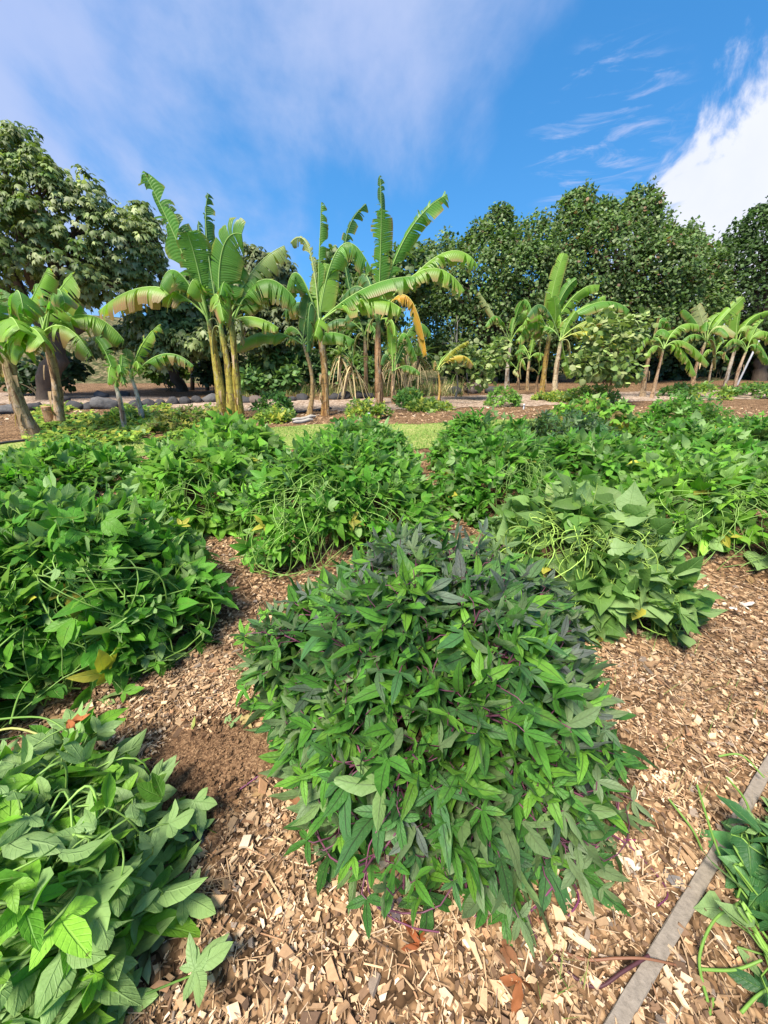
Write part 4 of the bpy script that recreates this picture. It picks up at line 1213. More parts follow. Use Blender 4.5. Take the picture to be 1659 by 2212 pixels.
NV = 12
TM = {(k_, lod): [lobed_leaf(k_, s_, lod) for s_ in range(NV)] for k_ in ('narrow', 'palm', 'blade', 'heart') for lod in (0, 1)}
LEAF_ME = {}
for k_ in ('narrow', 'palm', 'blade', 'heart'):
    for s_ in range(NV):
        V, F, L = TM[k_, 0][s_]
        mt = M_LEAF_PURPLE if k_ == 'narrow' else M_LEAF
        LEAF_ME[k_, s_] = mesh('leaf_blade', V, F, mt, lv=L)
        LEAF_ME[k_ + 'g', s_] = LEAF_ME[k_, s_] if k_ != 'narrow' else mesh('leaf_blade', V, F, M_LEAF, lv=L)


def vine_bush(name, label, key, kinds, cols, n, size, seed, centre=None, young=None, yellow=0.01, flip=0.06, parts=300, stemcol=(0.14, 0.24, 0.05), lod=0, upr=0.5, wild=0.0, pet=(0.05, 0.12), cat='sweet potato plant', group='sweet potato mounds', arcs=0, arcreg=None, stem_r=0.0024, green_vein=False, skirt=0.35, skirt_flip=0.12):
    """A mound of sweet potato vines: shoots over a heap, each carrying stalked leaves."""
    rng = np.random.default_rng(seed)
    mx, my, r, h = centre if centre is not None else MOUNDS[key]
    base = np.array([mx, my, 0.0])
    t = thing(name, base, label, cat, group)
    per = 7
    ns = max(4, n // per)
    phi = rng.uniform(0, 2 * np.pi, ns)
    lump = 1 + .10 * np.sin(3 * phi + seed) + .07 * np.sin(5 * phi + 2.0 * seed) + .04 * np.sin(9 * phi + seed)
    rho = np.sqrt(rng.uniform(0, 1, ns))
    edge = rng.random(ns) < skirt
    rho = np.where(edge, rng.uniform(.82, 1.04, ns), rho)

    def hz(q):
        return h * profile(q * .97)
    hb = 1 + .12 * np.sin(4 * phi + 3 * rho * 2 + seed * 1.7)
    pos = np.stack([mx + r * rho * lump * np.cos(phi), my + r * rho * lump * np.sin(phi), hz(rho) * hb], -1)
    dz = (hz(rho + .02) - hz(rho - .02)) / (.04 * r)
    nn = nrm(np.stack([-dz * np.cos(phi), -dz * np.sin(phi), np.ones(ns)], -1))
    outw = np.stack([np.cos(phi), np.sin(phi), np.zeros(ns)], -1)
    up = np.array([0, 0, 1.0])
    sd = nrm(nn * .7 + up * upr * (1.15 - rho)[:, None] + outw * .35 * rho[:, None] + rng.normal(0, .30, (ns, 3)))
    sl = rng.uniform(.8, 2.0, ns) * size
    j = np.linspace(0, 1, per)
    node = pos[:, None, :] + sd[:, None, :] * (sl[:, None] * (j[None] - .45))[..., None]
    az = rng.uniform(0, 6.28, (ns, 1)) + np.arange(per)[None] * 2.4 + rng.normal(0, .3, (ns, per))
    e1 = nrm(np.cross(sd, np.array([.3, .5, .8]))); e2 = np.cross(sd, e1)
    od = np.cos(az)[..., None] * e1[:, None] + np.sin(az)[..., None] * e2[:, None]
    # leaves turn towards the open side of the heap
    od = nrm(od + nn[:, None] * .55 + up * .18)
    pl = rng.uniform(*pet, (ns, per)) * (1.15 - .5 * j)[None]
    P = node + od * pl[..., None]
    S = size * rng.uniform(.55, 1.25, (ns, per)) * (1.05 - .45 * j[None] ** 3)
    gdir = -up * rng.uniform(-.45, .85, (ns, per, 1)) + outw[:, None] * rng.uniform(.1, .7, (ns, per, 1))
    tip = nrm(od * .8 + gdir * .75 + rng.normal(0, .28, (ns, per, 3)) + sd[:, None] * (.7 * j[None, :, None] ** 3))
    if wild:
        wa = rng.uniform(0, 6.28, (ns, per))
        wd_ = np.stack([np.cos(wa), np.sin(wa), rng.uniform(-.5, .35, (ns, per))], -1)
        tip = nrm(tip * (1 - wild) + wd_ * wild)
    nor = nrm(nn[:, None] * .7 + up * .5 + rng.normal(0, .42, (ns, per, 3)))
    fl = rng.random((ns, per)) < (flip + skirt_flip * np.clip((rho - .75) / .25, 0, 1))[:, None]
    nor = np.where(fl[..., None], -nor, nor)
    cols = np.array(cols)
    c = cols[rng.integers(0, len(cols), (ns, per))] * rng.lognormal(0, .16, (ns, per, 1)) * rng.lognormal(0, .13, (ns, 1, 1))
    if young is not None:
        yc, frac, reg = np.array(young[0]), young[1], young[2]
        pr = frac * reg(pos) * (0.35 + 1.0 * (rng.random(ns) < .5))
        m_ = rng.random((ns, per)) < (pr[:, None] * (.35 + 1.3 * j[None]))
        mixf = rng.uniform(.35, 1.0, (ns, per, 1))
        c = np.where(m_[..., None], (yc * mixf + c * (1 - mixf)) * rng.lognormal(0, .2, (ns, per, 1)), c)
    m_ = rng.random((ns, per)) < yellow
    c = np.where(m_[..., None], np.array((0.38, 0.35, 0.05)) * rng.lognormal(0, .3, (ns, per, 1)), c)
    P, tip, nor, S, c, node, N3 = P.reshape(-1, 3), tip.reshape(-1, 3), nor.reshape(-1, 3), S.ravel(), c.reshape(-1, 3), node.reshape(-1, 3), np.repeat(nn, per, 0)
    sd_r = np.repeat(sd, per, 0)
    # nothing under the ground
    P[:, 2] = np.maximum(P[:, 2], gh(P[:, 0], P[:, 1]) + .02 + .25 * S * np.maximum(-tip[:, 2], 0))
    tipz = P[:, 2] + tip[:, 2] * S
    floor_ = gh(P[:, 0] + tip[:, 0] * S, P[:, 1] + tip[:, 1] * S) + .012
    low = tipz < floor_
    tip[low, 2] += (floor_ - tipz)[low] / S[low]
    tip = nrm(tip)
    Rm = frames(tip, nor)
    Nn = len(P)
    kk = np.array([kinds[i] for i in rng.integers(0, len(kinds), Nn)])
    vi = rng.integers(0, NV, Nn)
    camv = np.array([0, 0, CAM_H]) - P
    dist = np.linalg.norm(camv, axis=1)
    vw = camv / dist[:, None]
    cz = (P[:, 1] * cp - (P[:, 2] - CAM_H) * sp)
    inview = (np.abs(P[:, 0]) < np.maximum(cz, 0.05) * 1.02) & (cz > .1)
    facing = np.abs((nor * vw).sum(1)) * (.25 + np.clip((N3 * vw).sum(1), 0, 1))
    outer = np.clip(((P - node) * N3).sum(1) / .1 + np.tile(j, ns), .1, 2)
    score = (S / dist) ** 2 * facing * outer * inview
    pick = np.zeros(Nn, bool)
    if parts:
        pick[np.argsort(-score)[:parts]] = True
        pick &= score > 0
    for i in np.nonzero(pick)[0]:
        M = np.eye(4); M[:3, :3] = Rm[i] * S[i]; M[:3, 3] = P[i]
        put('leaf', LEAF_ME[kk[i] + ('g' if green_vein else ''), int(vi[i])], M, t, c[i])
    bits = []
    for k_ in set(kinds):
        for s_ in range(NV):
            m_ = (~pick) & (kk == k_) & (vi == s_)
            if m_.any():
                V, F, L = TM[k_, lod if key in ('purple', 'corner') else 1][s_]
                bits.append(stamp((V, F), P[m_], Rm[m_], S[m_], c[m_], L))
    V, F, cc, ll = join(bits)
    obj('foliage', V, F, M_LEAF_PURPLE if (kinds[0] == 'narrow' and not green_vein) else M_LEAF, t, col=cc, lv=ll, kind='stuff')
    # stalks
    mid = node * .4 + P * .6 + sd_r * .012
    Ls = np.stack([node - sd_r * .03, mid, P], 1)
    V, F = tubes(Ls, np.full(Nn, stem_r), 3)
    sc_ = np.array(stemcol)
    cs = np.repeat(sc_ * rng.lognormal(0, .2, (Nn, 1)), 9, 0)
    V2, F2 = tubes(np.stack([pos - sd * (sl * .75)[:, None], pos - sd * (sl * .2)[:, None], pos + sd * (sl * .5)[:, None]], 1), np.full(ns, stem_r * 1.7), 4)
    cs2 = np.repeat(sc_ * rng.lognormal(0, .2, (ns, 1)), 12, 0)
    sets = [(V, F, cs, None), (V2, F2, cs2, None)]
    if arcs:
        # bare runners and leaf stalks sprawling over the outside
        a0, a1, q0, q1 = arcreg
        ph = rng.uniform(a0, a1, arcs); r0 = rng.uniform(q0, q1, arcs)
        ph2 = ph + rng.normal(0, .28, arcs); r1 = np.clip(r0 + rng.uniform(.12, .5, arcs), .1, 1.14)
        K = 10
        s_ = np.linspace(0, 1, K)
        pp = ph[:, None] + (ph2 - ph)[:, None] * s_ + rng.normal(0, .2, (arcs, 1)) * np.sin(s_ * np.pi); rr = r0[:, None] + (r1 - r0)[:, None] * s_
        lift = rng.uniform(.02, .10, arcs)[:, None] * np.sin(s_ * np.pi) + rng.uniform(.0, .07, arcs)[:, None]
        lm = 1 + .10 * np.sin(3 * pp + seed) + .07 * np.sin(5 * pp + 2.0 * seed)
        L = np.stack([mx + (r * rr * lm + lift) * np.cos(pp), my + (r * rr * lm + lift) * np.sin(pp), np.maximum(hz(rr), gh(mx + r * rr * lm * np.cos(pp), my + r * rr * lm * np.sin(pp))) + lift], -1)
        V3, F3 = tubes(L, rng.uniform(.8, 1.5, arcs) * stem_r * 1.15, 4)
        sets.append((V3, F3, np.repeat(sc_ * rng.lognormal(.15, .25, (arcs, 1)), K * 4, 0), None))
    V, F, cs, _ = join(sets)
    obj('vine_stems', V, F, M_STEM, t, col=cs, kind='stuff')
    return t


NARROW = [(0.062, 0.185, 0.028), (0.082, 0.23, 0.030), (0.045, 0.135, 0.026), (0.12, 0.28, 0.032), (0.055, 0.145, 0.045)]
PURP = (0.115, 0.130, 0.122)
DEEPG = [(0.062, 0.20, 0.020), (0.085, 0.25, 0.024), (0.046, 0.15, 0.018), (0.12, 0.30, 0.03)]
BRIGHT = [(0.105, 0.27, 0.024), (0.14, 0.32, 0.03), (0.075, 0.21, 0.020), (0.18, 0.36, 0.04)]
GREYG = [(0.13, 0.24, 0.055), (0.095, 0.20, 0.04), (0.16, 0.27, 0.075), (0.078, 0.17, 0.034)]

back_right = lambda p: np.clip(.48 + 1.0 * ((p[:, 1] - 1.43) / .68) + .45 * ((p[:, 0] - .19) / .68), 0.03, 1.1)
vine_bush('sweet_potato_plant', 'nearest bushy mound of narrow-lobed leaves, purple-grey young leaves across its top', 'purple', ['narrow'], NARROW, 2500, .148, 301, young=(PURP, .85, back_right), yellow=0, flip=.06, skirt_flip=.35, skirt=.42, upr=.35, stemcol=(0.13, 0.045, 0.075), stem_r=.0022, arcs=9, arcreg=(-2.4, .2, .8, .95))
vine_bush('sweet_potato_plant', 'tumbled vines in the bottom left corner with pale leaf undersides and thick green stalks', 'corner', ['blade', 'palm', 'blade'], BRIGHT, 900, .17, 302, wild=.85, flip=.58, yellow=.006, stemcol=(0.17, 0.29, 0.06), arcs=90, arcreg=(-.9, 2.8, .1, .8), stem_r=.0026)
vine_bush('sweet_potato_plant', 'dense dark green mound at the left edge with sprawling stalks at its front', 'left', ['palm', 'palm', 'blade'], DEEPG, 1700, .165, 303, upr=.95, flip=.07, stemcol=(0.15, 0.26, 0.05), arcs=120, arcreg=(-1.9, -.3, .4, .9), stem_r=.0028)
vine_bush('sweet_potato_plant', 'large mid-green mound in the middle row just behind the nearest mound', 'centre', ['palm', 'blade', 'narrow'], DEEPG + BRIGHT[:2], 1900, .155, 304, upr=.95, flip=.05, stemcol=(0.17, 0.29, 0.06), arcs=110, arcreg=(-2.4, -.9, .4, .9), green_vein=True)
vine_bush('sweet_potato_plant', 'mid-green mound at the lawn edge, behind the large middle-row mound', 'centre_b', ['palm', 'narrow'], DEEPG + BRIGHT[:1], 1040, 0.161, 305, lod=1, green_vein=True)
vine_bush('sweet_potato_plant', 'mound of pointed ivy-shaped leaves behind the dark left-edge mound', 'fifth', ['palm', 'heart'], BRIGHT, 1040, 0.161, 306, lod=1, arcs=60, arcreg=(-2, -.6, .4, .9))
vine_bush('sweet_potato_plant', 'mound of round heart-shaped leaves in front of the triple banana clump', 'fifth_b', ['heart'], BRIGHT, 800, 0.161, 307, lod=1)
vine_bush('sweet_potato_plant', 'low flat mound of broad leaves at the far left edge beside the lawn', 'edge_l', ['heart', 'palm'], DEEPG + BRIGHT[:2], 1120, 0.161, 308, lod=1, flip=.1, yellow=.01)
vine_bush('sweet_potato_plant', 'mound right of the bare lawn gap, bluish green with a few yellow leaves', 'mid_r', ['palm', 'blade'], DEEPG, 1040, 0.155, 309, lod=1, flip=.14, yellow=.012, arcs=90, arcreg=(-1.9, -.3, .35, .9))
vine_bush('sweet_potato_plant', 'tall back mound right of the lawn in front of the pale-stemmed banana plant', 'mid_r_b', ['palm', 'narrow'], DEEPG, 1040, 0.150, 310, lod=1, flip=.05, green_vein=True)
vine_bush('sweet_potato_plant', 'wilting grey-green heart-leaved mound with a bare tangle of yellow-green stalks', 'heart', ['heart'], GREYG, 760, .15, 311, wild=.35, flip=.3, yellow=.01, stemcol=(0.21, 0.32, 0.06), pet=(.09, .2), arcs=170, arcreg=(-2.9, -.4, .2, .85), stem_r=.0023)
vine_bush('sweet_potato_plant', 'yellow-tinged heart-leaved mound at the right edge above bare chips', 'right', ['heart', 'palm'], BRIGHT + GREYG[:1], 1250, .145, 312, flip=.08, yellow=.02, arcs=90, arcreg=(-2.6, -.9, .4, .9))
vine_bush('sweet_potato_plant', 'pale-backed tousled mound between the wilting mound and the far right rows', 'right_b', ['palm', 'heart'], DEEPG + GREYG[:1], 880, 0.161, 313, lod=1, flip=.2, yellow=.01)
vine_bush('sweet_potato_plant', 'dark narrow-leaved mound in front of the tall bright green banana plant', 'right_c', ['narrow'], [(0.05, 0.13, 0.045), (0.06, 0.16, 0.05), (0.07, 0.11, 0.07)], 1200, 0.134, 314, lod=1, flip=.1)
vine_bush('sweet_potato_plant', 'tousled mound at the right, front one of the far right rows', 'row_r', ['palm', 'heart'], DEEPG + GREYG[:1], 1040, 0.161, 315, lod=1, flip=.15)
vine_bush('sweet_potato_plant', 'mound cut by the right edge of the view in the far rows', 'row_r_b', ['palm'], DEEPG, 960, 0.139, 316, lod=1, flip=.1)
vine_bush('sweet_potato_plant', 'farthest right-hand mound with brownish patches, in front of the leaning banana pair', 'row_r_c', ['palm', 'heart'], BRIGHT + [(0.2, 0.14, 0.05)], 960, 0.150, 317, lod=1, yellow=.04)
vine_bush('sweet_potato_plant', 'farthest mound at the right edge, in front of the pale-stemmed banana at the edge', 'row_r_d', ['palm', 'narrow'], DEEPG, 960, 0.144, 318, lod=1, green_vein=True)
vine_bush('sweet_potato_plant', 'cut vines sprawled over the concrete edging in the bottom right corner', 'kerbside', ['heart', 'blade', 'palm'], [(0.045, 0.14, 0.045), (0.06, 0.17, 0.05), (0.09, 0.19, 0.07)], 420, .11, 319, wild=.6, flip=.3, stemcol=(0.15, 0.27, 0.05), pet=(.08, .2), arcs=60, arcreg=(1.2, 4.6, .5, 1.25), stem_r=.0028)

# round little bushes along the banana row
SM = 'small round bushes at the foot of the bananas'
for i, (u, v, r_, h_, cl, lab) in enumerate([
        (586, 900, .46, .50, FG, 'small dark green bush right of the triple banana clump'),
        (588, 912, .40, .16, YG, 'low lime-coloured vine spreading below the dark bush by the triple clump'),
        (792, 905, .52, .36, YG, 'small yellow-green bush at the foot of the tallest banana'),
        (884, 880, .42, .46, FG, 'small dark bushy vine spilling over the black tub'),
        (925, 888, .60, .14, YG, 'low yellow-green trailing vine right of the tub'),
        (1090, 878, .46, .46, [(0.12, 0.26, 0.04), (0.17, 0.32, 0.05)], 'small bright green round bush at the right end of the lawn'),
        (1292, 872, .85, .42, YG[:3], 'wide yellow-green bush below the yellowing banana leaves'),
        (1210, 868, .70, .14, YG, 'low lime trailing vine left of the wide yellow-green bush'),
        (1475, 858, .55, .36, FG, 'dark bush by the black tub at the far right row'),
        (1545, 862, .75, .40, YG[:3], 'yellow-green bush at the foot of the far right banana row'),
        (1645, 860, .75, .42, FG + YG[:1], 'green bush below the grey pole at the right edge'),
        (395, 935, .75, .32, [(0.16, 0.17, 0.05), (0.28, 0.26, 0.05), (0.12, 0.09, 0.04)], 'low reddish-yellow vine at the foot of the triple banana clump'),
        (260, 918, .50, .20, YG, 'low green vine between the two pale banana stems')]):
    p = G(u, v)
    vine_bush('low_bush', lab, None, ['palm'] if i % 2 else ['heart', 'palm'], cl, 250 if r_ < .6 else 420, .15, 400 + i, centre=(p[0], p[1] + r_ * .6, r_, h_), parts=0, lod=1, cat='bush', group=SM, yellow=.03, green_vein=True)

# trailing cover under the left bananas
rng = np.random.default_rng(71)
n = 3600
u_ = rng.uniform(60, 470, n); v_ = 985 - 105 * rng.random(n) ** .8
keep = (v_ > 880 + 30 * np.sin(u_ * .035) - (u_ - 100) * .03) & (v_ < 985 - (u_ - 60) * .10) & (np.sin(u_ * .05 + v_ * .08) + np.sin(v_ * .17 + u_ * .021) > -1.0)
Pg = np.array([G(a, b_) for a, b_ in zip(u_[keep], v_[keep])])
n = len(Pg)
Pg[:, 2] += rng.uniform(.01, .14, n)
tp = nrm(np.c_[rng.normal(0, 1, (n, 2)), rng.uniform(-.3, .4, n)])
nr = nrm(rng.normal(0, .4, (n, 3)) + [0, -.2, 1])
cg = np.array(YG + FG[:1])[rng.integers(0, 5, n)] * rng.lognormal(0, .2, (n, 1))
V0, F0, L0 = TM['palm', 1][2]
V, F, cc, ll = stamp((V0, F0), Pg, frames(tp, nr), rng.uniform(.09, .18, n), cg, L0)
obj('ground_cover', V, F, M_LEAF, col=cc, lv=ll, kind='stuff')

# ------------------------------------------------------------------ lawn blades
def inside(pts, poly):
    x, y = pts[:, 0], pts[:, 1]
    r_ = np.zeros(len(pts), bool)
    P = np.array(poly)
    for (x0, y0), (x1, y1) in zip(P, np.roll(P, -1, 0)):
        c_ = ((y0 > y) != (y1 > y)) & (x < (x1 - x0) * (y - y0) / (y1 - y0 + 1e-12) + x0)
        r_ ^= c_
    return r_


def blades(name, XY, z, hgt, wid, cols, rng):
    n = len(XY)
    a = rng.uniform(0, 6.28, n)
    s = np.stack([np.cos(a), np.sin(a), np.zeros(n)], -1)
    b0 = np.c_[XY, z]
    lean = np.stack([np.cos(a + 1.3), np.sin(a + 1.3), np.zeros(n)], -1) * (hgt * rng.uniform(.1, .8, n))[:, None]
    top = b0 + lean + np.c_[np.zeros((n, 2)), hgt]
    w = wid[:, None]
    V = np.stack([b0 - s * w, b0 + s * w, top], 1).reshape(-1, 3)
    F = np.arange(n * 3).reshape(n, 3)
    c = np.repeat(np.array(cols)[rng.integers(0, len(cols), n)] * rng.lognormal(0, .2, (n, 1)), 3, 0)
    return obj(name, V, F, M_LEAF_FAR, col=c, kind='stuff', smooth=False)


rng = np.random.default_rng(72)
Q = np.c_[rng.uniform(-7, 9, 60000), rng.uniform(6.2, 10.8, 60000)]
Q = Q[inside(Q, LAWN)]
Q = Q[np.sin(Q[:, 0] * 1.3 + 1) * np.sin(Q[:, 1] * 1.9) + rng.normal(0, .5, len(Q)) > -.45]
blades('lawn_grass', Q, np.full(len(Q), .01), rng.uniform(.02, .05, len(Q)), rng.uniform(.004, .008, len(Q)), [(0.17, 0.31, 0.05), (0.22, 0.33, 0.07), (0.38, 0.36, 0.13), (0.13, 0.27, 0.04)], rng)
pts = []
for (u, v, k_, s_) in ((1480, 1460, 26, .30), (1560, 1560, 26, .25), (1600, 1440, 20, .25), (1420, 1520, 14, .2), (1190, 2190, 16, .05), (1530, 1700, 14, .12), (1610, 1280, 16, .25), (1250, 2120, 6, .04), (300, 1640, 6, .1)):
    c_ = G(u, v)
    pts.append(c_[:2] + rng.normal(0, s_, (k_, 2)))
Q = np.concatenate(pts)
blades('grass_wisps', Q, gh(Q[:, 0], Q[:, 1]), rng.uniform(.04, .14, len(Q)), rng.uniform(.0012, .0022, len(Q)), [(0.14, 0.25, 0.05), (0.24, 0.30, 0.09), (0.36, 0.30, 0.14)], rng)
# rough grass along the stone row
u_ = rng.uniform(520, 1000, 2600); v_ = rng.uniform(838, 858, 2600)
Q = np.array([G(a, b_)[:2] for a, b_ in zip(u_, v_)])
blades('rough_grass', Q, np.zeros(len(Q)), rng.uniform(.2, .75, len(Q)), rng.uniform(.008, .016, len(Q)), [(0.13, 0.2, 0.04), (0.3, 0.3, 0.1), (0.42, 0.36, 0.18), (0.09, 0.16, 0.035)], rng)

# ------------------------------------------------------------------ wood chips
rng = np.random.default_rng(81)


def chip_templates():
    out = []
    for s_ in range(10):
        q = []
        for a in (0.6, 2.2, 3.7, 5.4):
            a += rng.uniform(-.35, .35)
            q.append((math.cos(a) * rng.uniform(.75, 1.1), math.sin(a) * rng.uniform(.75, 1.1)))
        q = np.array(q)
        bend = rng.uniform(-.25, .25)
        z = bend * q[:, 0] ** 2
        V = np.concatenate([np.c_[q * .92, z + .5], np.c_[q, z - .5]])
        F = np.array([(0, 1, 2), (0, 2, 3), (0, 5, 1), (0, 4, 5), (1, 6, 2), (1, 5, 6), (2, 7, 3), (2, 6, 7), (3, 4, 0), (3, 7, 4)])
        out.append((V, F))
    return out


CHIPS = chip_templates()
SLIVER = (np.array([(-1, -1, -.5), (1, -.9, -.5), (0, -.95, .6), (-.9, 1, -.5), (1, .95, -.5), (0, .9, .6)], float), np.array([(0, 2, 5), (0, 5, 3), (1, 4, 5), (1, 5, 2)]))
CHIPC = np.array([(0.42, 0.27, 0.14), (0.34, 0.205, 0.10), (0.50, 0.35, 0.21), (0.26, 0.15, 0.072), (0.16, 0.088, 0.045), (0.09, 0.05, 0.028), (0.55, 0.42, 0.28), (0.22, 0.165, 0.125), (0.32, 0.16, 0.07)])
CHIPW = np.array([.20, .18, .10, .18, .14, .09, .03, .04, .04])


def in_heap(x, y, q=.86):
    r_ = np.zeros(len(x), bool)
    for mx, my, r, h in MOUNDS.values():
        if h < .3: continue
        r_ |= np.hypot(x - mx, y - my) < r * q
    return r_


def scatter(n, y0, y1, size, thin=False, lift=.012):
    y = y0 + (y1 - y0) * rng.random(n * 3)
    half = (y * cp + CAM_H * sp) * 1.12 + .25
    x = rng.uniform(-1, 1, n * 3) * half.max()
    ok = (np.abs(x) < half) & ~in_heap(x, y) & ~inside(np.c_[x, y], LAWN)
    kd = np.abs((x - 1.1456) * .5527 - (y - .7769) * .8334)
    ok &= (kd > .015) | (rng.random(n * 3) < .04)
    # bare drifts of fines between the heavier patches
    fn = np.sin(x * 7.3 + 2.1 * np.sin(y * 5.1)) * np.sin(y * 8.7 + 1.9 * np.sin(x * 6.2)) + .5 * np.sin(x * 19 + y * 13) * np.sin(y * 21 - x * 9)
    if not thin: ok &= rng.random(n * 3) < np.clip(.72 + .45 * fn, .18, 1)
    ds = np.hypot((x - s_c[0]) / .82, (y - s_c[1]) / .95)
    ok &= (ds > .30) | (rng.random(n * 3) < .10 + .35 * np.clip((ds - .15) / .15, 0, 1) ** 2)
    x, y = x[ok][:n], y[ok][:n]
    m = len(x)
    z = gh(x, y) + rng.uniform(0, lift, m)
    a = rng.uniform(0, 6.28, m)
    tip = np.stack([np.cos(a), np.sin(a), rng.normal(0, .22, m)], -1)
    nor = nrm(rng.normal(0, .26, (m, 3)) + [0, 0, 1])
    Rm = frames(tip, nor)
    ln = size * np.minimum(rng.lognormal(-.05, .5, m), 2.1)
    wd = ln * rng.uniform(.2, .75, m) * (1 if not thin else 0)
    if thin: wd = rng.uniform(.0008, .0022, m); ln = size * rng.lognormal(0, .5, m)
    th_ = np.minimum(ln, wd * 2) * rng.uniform(.12, .4, m)
    c = 1.12 * CHIPC[rng.choice(len(CHIPC), m, p=CHIPW / CHIPW.sum())] * rng.lognormal(0, .18, (m, 1))
    g = np.sin(x * 3.1 + 1.7 * np.sin(y * 2.3)) * np.sin(y * 3.7 + x)
    c = c * (1 + .18 * g)[:, None]
    c = c * .80 + .20 * c.mean(1, keepdims=True) * np.array([1.18, 1.0, .86])
    tm_ = [SLIVER] if thin else CHIPS
    which = rng.integers(0, len(tm_), m)
    bits = []
    for k_ in range(len(tm_)):
        s_ = which == k_
        if not s_.any(): continue
        V, F = tm_[k_]
        W = np.einsum('nij,nvj->nvi', Rm[s_], V[None] * np.stack([wd[s_], ln[s_], th_[s_]], -1)[:, None, :]) + np.c_[x, y, z + th_ * .4][s_][:, None, :]
        N = s_.sum()
        bits.append((W.reshape(-1, 3), (F[None] + (np.arange(N) * len(V))[:, None, None]).reshape(-1, 3), np.repeat(c[s_], len(V), 0), None))
    return bits


bits = scatter(23000, .12, 1.7, .0085) + scatter(3400, .12, 1.8, .017, lift=.018) + scatter(12500, 1.5, 3.2, .013) + scatter(7000, 3.0, 6.6, .019) + scatter(4000, 9.5, 13, .035)
V, F, cc, _ = join(bits)
obj('wood_chips', V, F, M_CHIP, col=cc, kind='stuff', smooth=False)
V, F, cc, _ = join(scatter(11000, .12, 2.0, .019, thin=True, lift=.018) + scatter(6000, 1.8, 4.5, .030, thin=True, lift=.02))
obj('straw_litter', V, F, M_CHIP, col=cc * .9, kind='stuff', smooth=False)

# crumbs and clods on the bare earth
rng = np.random.default_rng(85)
m = 1500
a = rng.uniform(0, 6.28, m); q = np.sqrt(rng.random(m)) * .34
x, y = s_c[0] + q * .82 * np.cos(a), s_c[1] - .02 + q * .95 * np.sin(a)
sz = .0035 * rng.lognormal(0, .55, m)
Rm = frames(rng.normal(0, 1, (m, 3)), rng.normal(0, 1, (m, 3)))
V0, F0 = CHIPS[0]
W = np.einsum('nij,nvj->nvi', Rm, V0[None] * np.stack([sz, sz, sz * 1.3], -1)[:, None, :]) + np.c_[x, y, gh(x, y) + .026 * (1 - (q / .34) ** 2) + sz * .3][:, None, :]
c = np.array([(0.15, 0.085, 0.045), (0.10, 0.055, 0.03), (0.22, 0.13, 0.07)])[rng.integers(0, 3, m)]
obj('soil_crumbs', W.reshape(-1, 3), (F0[None] + (np.arange(m) * 8)[:, None, None]).reshape(-1, 3), M_CHIP, col=np.repeat(c, 8, 0), kind='stuff', smooth=False)

# dead leaf scraps and torn bits of green lying round the heaps
rng = np.random.default_rng(83)
bits = []
for nm, (mx, my, r, h) in MOUNDS.items():
    k_ = 34 if my < 3 else 16
    a = rng.uniform(0, 6.28, k_); q = r * rng.uniform(1.0, 1.35, k_)
    x, y = mx + q * np.cos(a), my + q * np.sin(a)
    ok = (y > .25) & ~inside(np.c_[x, y], LAWN)
    x, y = x[ok], y[ok]; m = len(x)
    if not m: continue
    P = np.c_[x, y, gh(x, y) + .014]
    tp = nrm(np.c_[rng.normal(0, 1, (m, 2)), rng.normal(0, .15, m)]); nr_ = nrm(rng.normal(0, .35, (m, 3)) + [0, 0, 1])
    c = np.array([(0.22, 0.10, 0.05), (0.30, 0.19, 0.09), (0.14, 0.10, 0.08), (0.16, 0.24, 0.08), (0.24, 0.30, 0.14), (0.36, 0.28, 0.12)])[rng.integers(0, 6, m)]
    V0, F0, L0 = TM['palm', 1][int(rng.integers(0, NV))]
    V0 = V0.copy(); V0[:, 2] += rng.normal(0, .09, len(V0))
    bits.append(stamp((V0, F0), P, frames(tp, nr_), rng.uniform(.025, .085, m), c, L0))
V, F, cc, ll = join(bits)
obj('leaf_litter', V, F, M_DRY, col=cc, lv=ll, kind='stuff')

# ------------------------------------------------------------------ concrete edging
k0, k1 = G(1685, 1612, .03), G(1325, 2225, .03)
d = nrm(k1 - k0); k0 = k0 - d * .9; k1 = k1 + d * 1.0
s = np.array([-d[1], d[0], 0])
n = 40
rngk = np.random.default_rng(91)
cen = k0 + (k1 - k0) * np.linspace(0, 1, n)[:, None]
prof = [(-.020, -.12), (-.019, .015), (-.017, .019), (.017, .019), (.019, .015), (.020, -.12)]
V = np.concatenate([[c_ + s * (a + rngk.normal(0, .0012)) + [0, 0, b_ + rngk.normal(0, .0012) + float(gh(c_[0], c_[1])) - c_[2]] for a, b_ in prof] for c_ in cen])
ii = np.arange(n * 6).reshape(n, 6)
F = np.stack([ii[:-1, :-1], ii[:-1, 1:], ii[1:, 1:], ii[1:, :-1]], -1).reshape(-1, 4)
M_CONC = solid_material('concrete', nscale=(60, 60, 60), amt=1.1, bump=.9, bdist=.005, detail=9)
tag(obj('kerb', V, F, M_CONC, origin=k0, col=(0.22, 0.185, 0.15), smooth=False), 'narrow weathered concrete edging strip running down the right of the chips', 'kerb')

# ------------------------------------------------------------------ single things on the chips
def on_ground(u, v):
    p = G(u, v)
    for _ in range(4):
        z = float(gh(p[0], p[1]))
        p = G(u, v, z)
    return p


